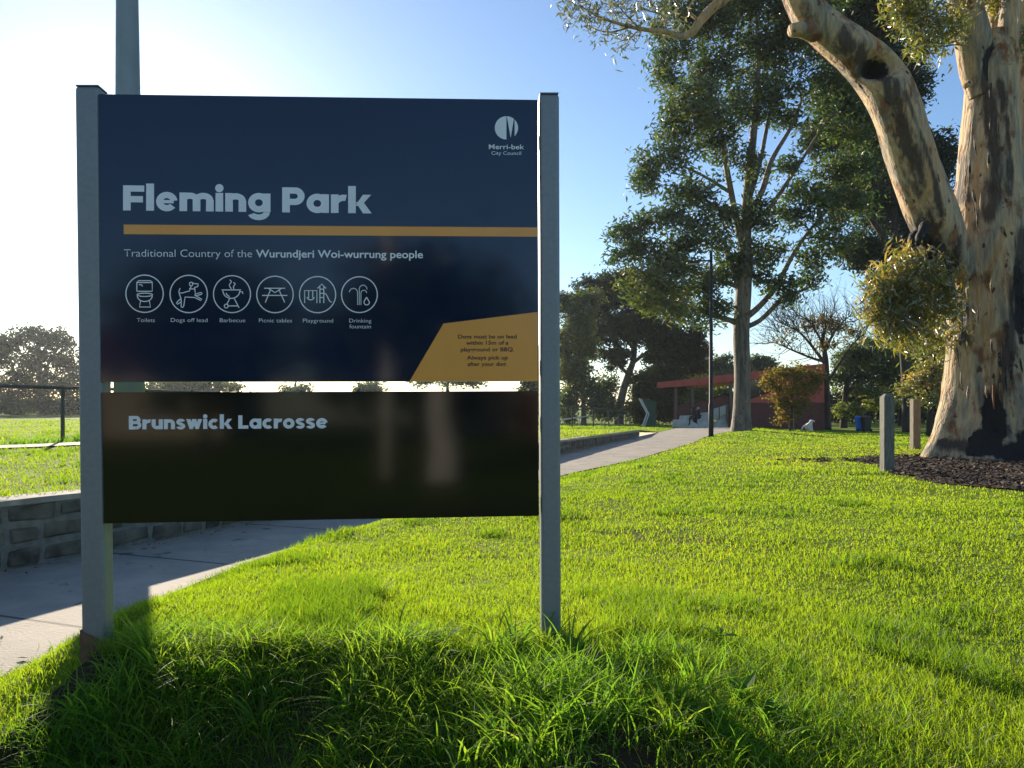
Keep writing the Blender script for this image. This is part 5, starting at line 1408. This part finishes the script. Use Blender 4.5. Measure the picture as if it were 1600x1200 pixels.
def shelter():
    d = 50.0
    root = empty('steel_shelter', W(1012, 667, d), 'dark green folded steel shelter standing at the path end', 'shelter')
    pr = [(998.5, 622.5), (1025.5, 627), (1025.5, 666.5), (1006, 666.5), (1014, 648)]
    P = [W(a, b, d) for a, b in pr]
    MB().prism(P[::-1], np.array([.5, 2.6, 0])).build('side_panel', M['greenmetal'], root)
    q = [(997, 622), (999.5, 622), (1010.5, 646), (1002.5, 666.5), (1004.5, 666.5), (1013, 646)]
    MB().tube([W(998.5, 622.5, d - .05), W(1011, 646, d - .05), W(1003.5, 667, d - .05)], .05, 8).build('frame_leg', M['white_rail'], root)
    MB().tube([W(1001.5, 623, d - .05), W(1014, 647, d - .05), W(1006.8, 667, d - .05)], .04, 8).build('frame_leg', M['white_rail'], root)
shelter()

def picnic_shelter():
    d = 70.0
    root = empty('picnic_shelter', W(1045, 664, d), 'small shelter with pale blue roof beyond the pavilion', 'shelter')
    MB().prism([W(*p, d) for p in [(1034, 640), (1037, 636.5), (1055, 631.5), (1072, 632.5), (1072, 637.5), (1034, 641)]], np.array([0, 4.0, .1])).build('roof', M['blueroof'], root)
    for px in (1042, 1052, 1068):
        p = W(px, 638, d + .5); MB().tube([(p[0], p[1], -1.6), tuple(p)], .06, 8).build('post', M['polegrey'], root)
picnic_shelter()


def wheelie_bin(px, d, wd, body, lid, label):
    x = (px - 800) / F * d; z = float(h_lawn(x, d)); H = 1.06
    root = empty('wheelie_bin', (x, d, z), label, 'bin', 'wheelie bins on the lawn')
    a, b_ = wd / 2 * .84, wd / 2
    bo = MB().hexa([(x - a, d - a, z + .06), (x + a, d - a, z + .06), (x + a, d + a, z + .06), (x - a, d + a, z + .06), (x - b_, d - b_, z + .95), (x + b_, d - b_, z + .95), (x + b_, d + b_ * 1.1, z + .95), (x - b_, d + b_ * 1.1, z + .95)][::-1]).build('body', body, root); bevel(bo, .03, 2)
    li = MB().hexa([(x - b_ - .03, d - b_ - .03, z + .95), (x + b_ + .03, d - b_ - .03, z + .95), (x + b_ + .03, d + b_ * 1.1 + .03, z + .95), (x - b_ - .03, d + b_ * 1.1 + .03, z + .95),
                    (x - b_ * .85, d - b_ * .85, z + 1.03), (x + b_ * .85, d - b_ * .85, z + 1.03), (x + b_ * .85, d + b_, z + H), (x - b_ * .85, d + b_, z + H)][::-1]).build('lid', lid, root); bevel(li, .02, 2)
    for s_ in (-1, 1):
        MB().tube([(x + s_ * (a - .02), d - a * .9, z + .11), (x + s_ * (a + .05), d - a * .9, z + .11)], .11, 14).build('wheel', M['rubber'], root)
    MB().tube([(x - b_ * .7, d - b_ - .07, z + .93), (x + b_ * .7, d - b_ - .07, z + .93)], .02, 8).build('handle', body, root)
wheelie_bin(1343.5, 50.6, .46, M['bluebin'], M['bluebin'], 'blue wheelie bin with blue lid, left of the pair on the lawn')
wheelie_bin(1353.5, 50.0, .52, M['darkbin'], M['burgundy'], 'dark green wheelie bin with burgundy lid, right of the pair on the lawn')


# ------------------------------------------------------------------ living figures
def skinned(name, pts, edges, rad, mat, parent, sub=2):
    me = bpy.data.meshes.new(name); me.from_pydata([tuple(p) for p in pts], edges, []); me.materials.append(mat)
    o = bpy.data.objects.new(name, me); C.objects.link(o)
    sk = o.modifiers.new('skin', 'SKIN'); sk.use_smooth_shade = True
    for i, r in enumerate(rad):
        sv = me.skin_vertices[0].data[i]; sv.radius = (r, r) if not isinstance(r, tuple) else r; sv.use_root = (i == 0)
    s_ = o.modifiers.new('sub', 'SUBSURF'); s_.levels = sub; s_.render_levels = sub
    if parent is not None:
        o.parent = parent; o.matrix_parent_inverse = pmat(parent).inverted()
    return o


def dog():
    p = W(1264, 672.5, 39.0); x, y = p[0], p[1]; z = float(h_lawn(x, y))
    root = empty('dog', (x, y, z), 'white dog sitting on the grass before the red pavilion, looking right', 'dog')
    T = lambda a, b_, c: (x + a, y + b_, z + c)
    pts = [T(-.16, 0, .3), T(-.06, 0, .27), T(.06, 0, .40), T(.10, -.01, .50), T(.13, -.02, .575), T(.22, -.06, .55), T(.275, -.08, .535),   # spine, neck, head, muzzle
           T(.04, -.08, .12), T(.11, -.09, .035), T(.16, -.09, .025), T(.04, .08, .12), T(.11, .09, .035), T(.16, .09, .025),                    # folded hind legs
           T(.10, -.07, .30), T(.14, -.07, .17), T(.15, -.07, .03), T(.19, -.07, .022), T(.10, .07, .30), T(.14, .07, .17), T(.15, .07, .03), T(.19, .07, .022),   # fore legs
           T(-.27, 0, .3), T(-.40, .05, .03)]
    ed = [(0, 1), (1, 2), (2, 3), (3, 4), (4, 5), (5, 6), (0, 7), (7, 8), (8, 9), (0, 10), (10, 11), (11, 12), (2, 13), (13, 14), (14, 15), (15, 16), (2, 17), (17, 18), (18, 19), (19, 20), (0, 21), (21, 22)]
    rad = [.15, .145, .125, .085, .092, .052, .038, .085, .045, .035, .085, .045, .035, .055, .04, .034, .03, .055, .04, .034, .03, .05, .03]
    skinned('body', pts, ed, rad, M['fur'], root)
    for s_ in (-1, 1):
        skinned('ear', [T(.10, s_ * .07, .62), T(.08, s_ * .10, .55), T(.09, s_ * .10, .49)], [(0, 1), (1, 2)], [.02, .032, .018], M['fur'], root, 1)
    bm = bmesh.new(); bmesh.ops.create_icosphere(bm, subdivisions=2, radius=.022, matrix=Matrix.Translation(T(.312, -.09, .542))); me = bpy.data.meshes.new('nose'); bm.to_mesh(me); bm.free(); me.materials.append(M['nose'])
    o = bpy.data.objects.new('nose', me); C.objects.link(o); o.parent = root; o.matrix_parent_inverse = pmat(root).inverted()
dog()


def sitter(px, py, back, hair, face, label, lean):
    seat = PP(px, py, back); x, y, z = seat
    root = empty('person', seat, label, 'person', 'people seated by the pavilion')
    f = face
    T = lambda a, b_, c: (x + f * a, y + b_, z + c)
    pts = [T(0, 0, .55), T(.05 + lean * .3, 0, .30), T(.08 + lean * .7, 0, .50), T(.09 + lean, 0, .60), T(.11 + lean * 1.1, 0, .70), T(.13 + lean * 1.15, 0, .80),
           T(.05, -.10, .09), T(.45, -.13, .12), T(.48, -.13, -.30), T(.58, -.13, -.36), T(.05, .10, .09), T(.45, .12, .12), T(.42, .12, -.30), T(.52, .12, -.36),
           T(.08 + lean * .8, -.20, .50), T(.14 + lean * .5, -.25, .25), T(.36, -.16, .22), T(.44, -.14, .21), T(.08 + lean * .8, .20, .50), T(.14 + lean * .5, .25, .25), T(.36, .16, .22), T(.44, .14, .21)]
    ed = [(0, 1), (1, 2), (2, 3), (3, 4), (4, 5), (0, 6), (6, 7), (7, 8), (8, 9), (0, 10), (10, 11), (11, 12), (12, 13), (2, 14), (14, 15), (15, 16), (16, 17), (2, 18), (18, 19), (19, 20), (20, 21)]
    rad = [.15, .14, .155, .065, .085, .09, .085, .06, .05, .045, .085, .06, .05, .045, .065, .05, .042, .035, .065, .05, .042, .035]
    o = skinned('body', pts, ed, rad, M['navy'], root)
    o['label'] = 'dark clothed seated body'
    def ball(name, c, r, mat):
        bm = bmesh.new(); bmesh.ops.create_icosphere(bm, subdivisions=3, radius=1, matrix=Matrix.Translation(c) @ Matrix.Diagonal((*r, 1))); me = bpy.data.meshes.new(name); bm.to_mesh(me); bm.free(); me.materials.append(mat)
        for p_ in me.polygons: p_.use_smooth = True
        q = bpy.data.objects.new(name, me); C.objects.link(q); q.parent = root; q.matrix_parent_inverse = pmat(root).inverted()
    hc = T(.14 + lean * 1.15, 0, .80)
    ball('face', T(.165 + lean * 1.15, 0, .785), (.085, .075, .11), M['skin'])
    ball('hair', T(.12 + lean * 1.15, 0, .83), (.108, .098, .105), hair)
sitter(1094, 655.5, -1.45, M['greyhair'], -1, 'grey haired person in navy jacket seated by the pale wall', .02)
sitter(1087, 656, -1.75, M['darkhair'], -1, 'dark haired person in dark clothes leaning forward on the seat', .10)


# ------------------------------------------------------------------ the street behind the viewer, which the glossy sign reflects
def house(x, y, wd, dp, hw, hr, label):
    root = empty('house', (x, y, -.6), label, 'house')
    z = -.6
    MB().box((x - wd / 2, y - dp, z), (x + wd / 2, y, z + hw)).build('wall', M['weatherboard'], root)
    o = .5
    e = [(x - wd / 2 - o, y + o, z + hw), (x + wd / 2 + o, y + o, z + hw), (x + wd / 2 + o, y - dp - o, z + hw), (x - wd / 2 - o, y - dp - o, z + hw), (x - wd / 4, y - dp / 2, z + hw + hr), (x + wd / 4, y - dp / 2, z + hw + hr)]
    MB().add(e, quads=[[1, 0, 4, 5], [3, 2, 5, 4]], tris=[[0, 3, 4], [2, 1, 5]]).build('roof', M['rooftile'], root)
    for k in (-.28, .28):
        fr = MB().box((x + wd * k - .8, y, z + 1), (x + wd * k + .8, y + .06, z + 2.4)).build('window', M['white_rail'], root)
        MB().box((x + wd * k - .7, y + .06, z + 1.1), (x + wd * k + .7, y + .075, z + 2.3)).build('pane', M['glass'], fr)
    MB().box((x - .5, y, z + .1), (x + .5, y + .05, z + 2.2)).build('door', M['redbrick'], root)
house(4.5, -30, 11, 9, 3.0, 2.2, 'cream weatherboard house across the street behind the viewer, faintly mirrored in the sign')
house(-16, -32, 12, 9, 3.2, 2.4, 'second cream house behind the viewer, left of the mirrored one')
for (lab, cx, cy, cz, rr) in (('tall street tree behind the viewer, left, mirrored dimly in the sign', -7.5, -20, 3.2, 3.4), ('street tree behind the viewer to the right of the house', 13.5, -20, 3.2, 3.2), ('round street tree behind the viewer at far left', -2, -24, 3.0, 3.2)):
    root = empty('street_tree', (cx, cy, -.6), lab, 'tree', 'street trees behind the viewer')
    MB().tube([(cx, cy, -.7), (cx + .05, cy, 1.0), (cx, cy, cz)], [.2, .16, .06], 10).build('trunk', M['bark_grey'], root, smooth=True)
    cc = ellipsoid_pts(np.array([cx, cy, cz]), np.array([rr, rr, rr * .75]), 420); L = leaf_cloud(cc, .35, 16, .3, .14, .4)
    MB().add(L.reshape(-1, 3), np.arange(len(L) * 4).reshape(-1, 4)).build('crown', M['green_leaf'], root, attrs={'tint': np.repeat(rng.random(len(L)), 4)})


# ------------------------------------------------------------------ morning haze
hm = bpy.data.materials.new('haze'); hm.use_nodes = True; hm.node_tree.nodes.clear()
_o = hm.node_tree.nodes.new('ShaderNodeOutputMaterial'); _v = hm.node_tree.nodes.new('ShaderNodeVolumePrincipled')
_v.inputs['Color'].default_value = (0.80, 0.88, 0.97, 1); _v.inputs['Density'].default_value = 0.00025; _v.inputs['Anisotropy'].default_value = 0.6
hm.node_tree.links.new(_v.outputs[0], _o.inputs['Volume'])
tag(MB().box((-370, -68, -3), (395, 408, 34)).build('haze', hm), kind='stuff')
sc.cycles.volume_bounces = 0


# a pale pole and a pale trunk, added unseen for their lower panel reflections
def mirrored(px, t):
    p = S(px, HOR); r = np.array([(px - 800) / F, 1.0, 0.0]); r = r - 2 * np.dot(r, SN) * SN
    return p + r * t
pp = mirrored(606, 13)
root = empty('reflection_pole', (pp[0], pp[1], -.6), 'pale pole added behind the viewer for its faint reflection in the lower sign panel', 'pole')
MB().tube([(pp[0], pp[1], -.8), (pp[0], pp[1], 4.6)], [.16, .12], 14).build('shaft', M['concrete'], root, smooth=True)
MB().box((pp[0] - .9, pp[1] - .05, 4.1), (pp[0] + .9, pp[1] + .05, 4.22)).build('crossarm', M['timber2'], root)
pp = mirrored(692, 12)
make_root = empty('street_tree', (pp[0], pp[1], -.6), 'pale trunked tree added behind the viewer to reflect as a soft upright shape', 'tree', 'street trees behind the viewer')
MB().tube(smooth_pts([(pp[0], pp[1], -.7), (pp[0] + .04, pp[1], .1), (pp[0] - .08, pp[1], 1.0), (pp[0] + .15, pp[1], 2.2), (pp[0], pp[1], 3.2)], 5), np.linspace(.36, .10, 21), 14).build('trunk', M['concrete'], make_root, smooth=True)
cc = ellipsoid_pts(np.array([pp[0], pp[1], 3.0]), np.array([1.7, 1.7, .8]), 200); L = leaf_cloud(cc, .35, 16, .26, .1, .5)
MB().add(L.reshape(-1, 3), np.arange(len(L) * 4).reshape(-1, 4)).build('crown', M['green_leaf'], make_root, attrs={'tint': np.repeat(rng.random(len(L)), 4)})

# fallen leaves, bark and twigs on lawn and path
def litter():
    n = 1300
    d = np.exp(rng.uniform(np.log(2.4), np.log(34), n)); th = R(1) * rng.uniform(-44, 42, n)
    x = d * np.sin(th); y = d * np.cos(th)
    onp = (x > xw(y)) & (x < xe(y)) & (y < 36)
    keep = np.where(onp, (rng.random(n) < .35) | (x < xw(y) + .3), (rng.random(n) < .30 + .6 * np.exp(-((x - 6) / 3.0) ** 2)))
    keep &= (x > xw(y) + .03) & ((d > 6.5) | onp)
    # drift of leaves along the foot of the wall
    yw = rng.uniform(2, 26, 700); xx = xw(yw) + .05 + np.abs(rng.normal(0, .14, 700))
    x = np.concatenate([x[keep], xx]); y = np.concatenate([y[keep], yw]); n = len(x)
    onp = (x < xe(y)) & (y < 36)
    z = np.where(onp, zpath(y) + .012, h_lawn(x, y) + .02 + .02 * rng.random(n))
    a = rng.uniform(0, 2 * np.pi, n); L = rng.uniform(.015, .035, n); wd = L * rng.uniform(.15, .35, n)
    t = rng.uniform(-.35, .35, n)
    u = np.stack([np.cos(a) * L, np.sin(a) * L, t * L], -1); v = np.stack([-np.sin(a) * wd, np.cos(a) * wd, rng.uniform(-.3, .6, n) * wd], -1)
    c = np.stack([x, y, z], -1)
    V = np.stack([c - u, c - v * 1.0, c + u, c + v], 1).reshape(-1, 3)
    m = rng.integers(0, 3, n); q = np.arange(4 * n).reshape(-1, 4)
    b = MB().add(V, q[m == 0], m=0)
    for k in (1, 2): b.Q.append(q[m == k]); b.mq.append(np.full((m == k).sum(), k))
    o = b.build('fallen_leaves', [pm('brown dry leaf', (.10, .055, .03), .8, 0, .3, 20), pm('tan dry leaf', (.25, .17, .09), .8, 0, .3, 20), pm('grey dry leaf', (.16, .15, .12), .8, 0, .3, 20)])
    tag(o, kind='stuff')
litter()
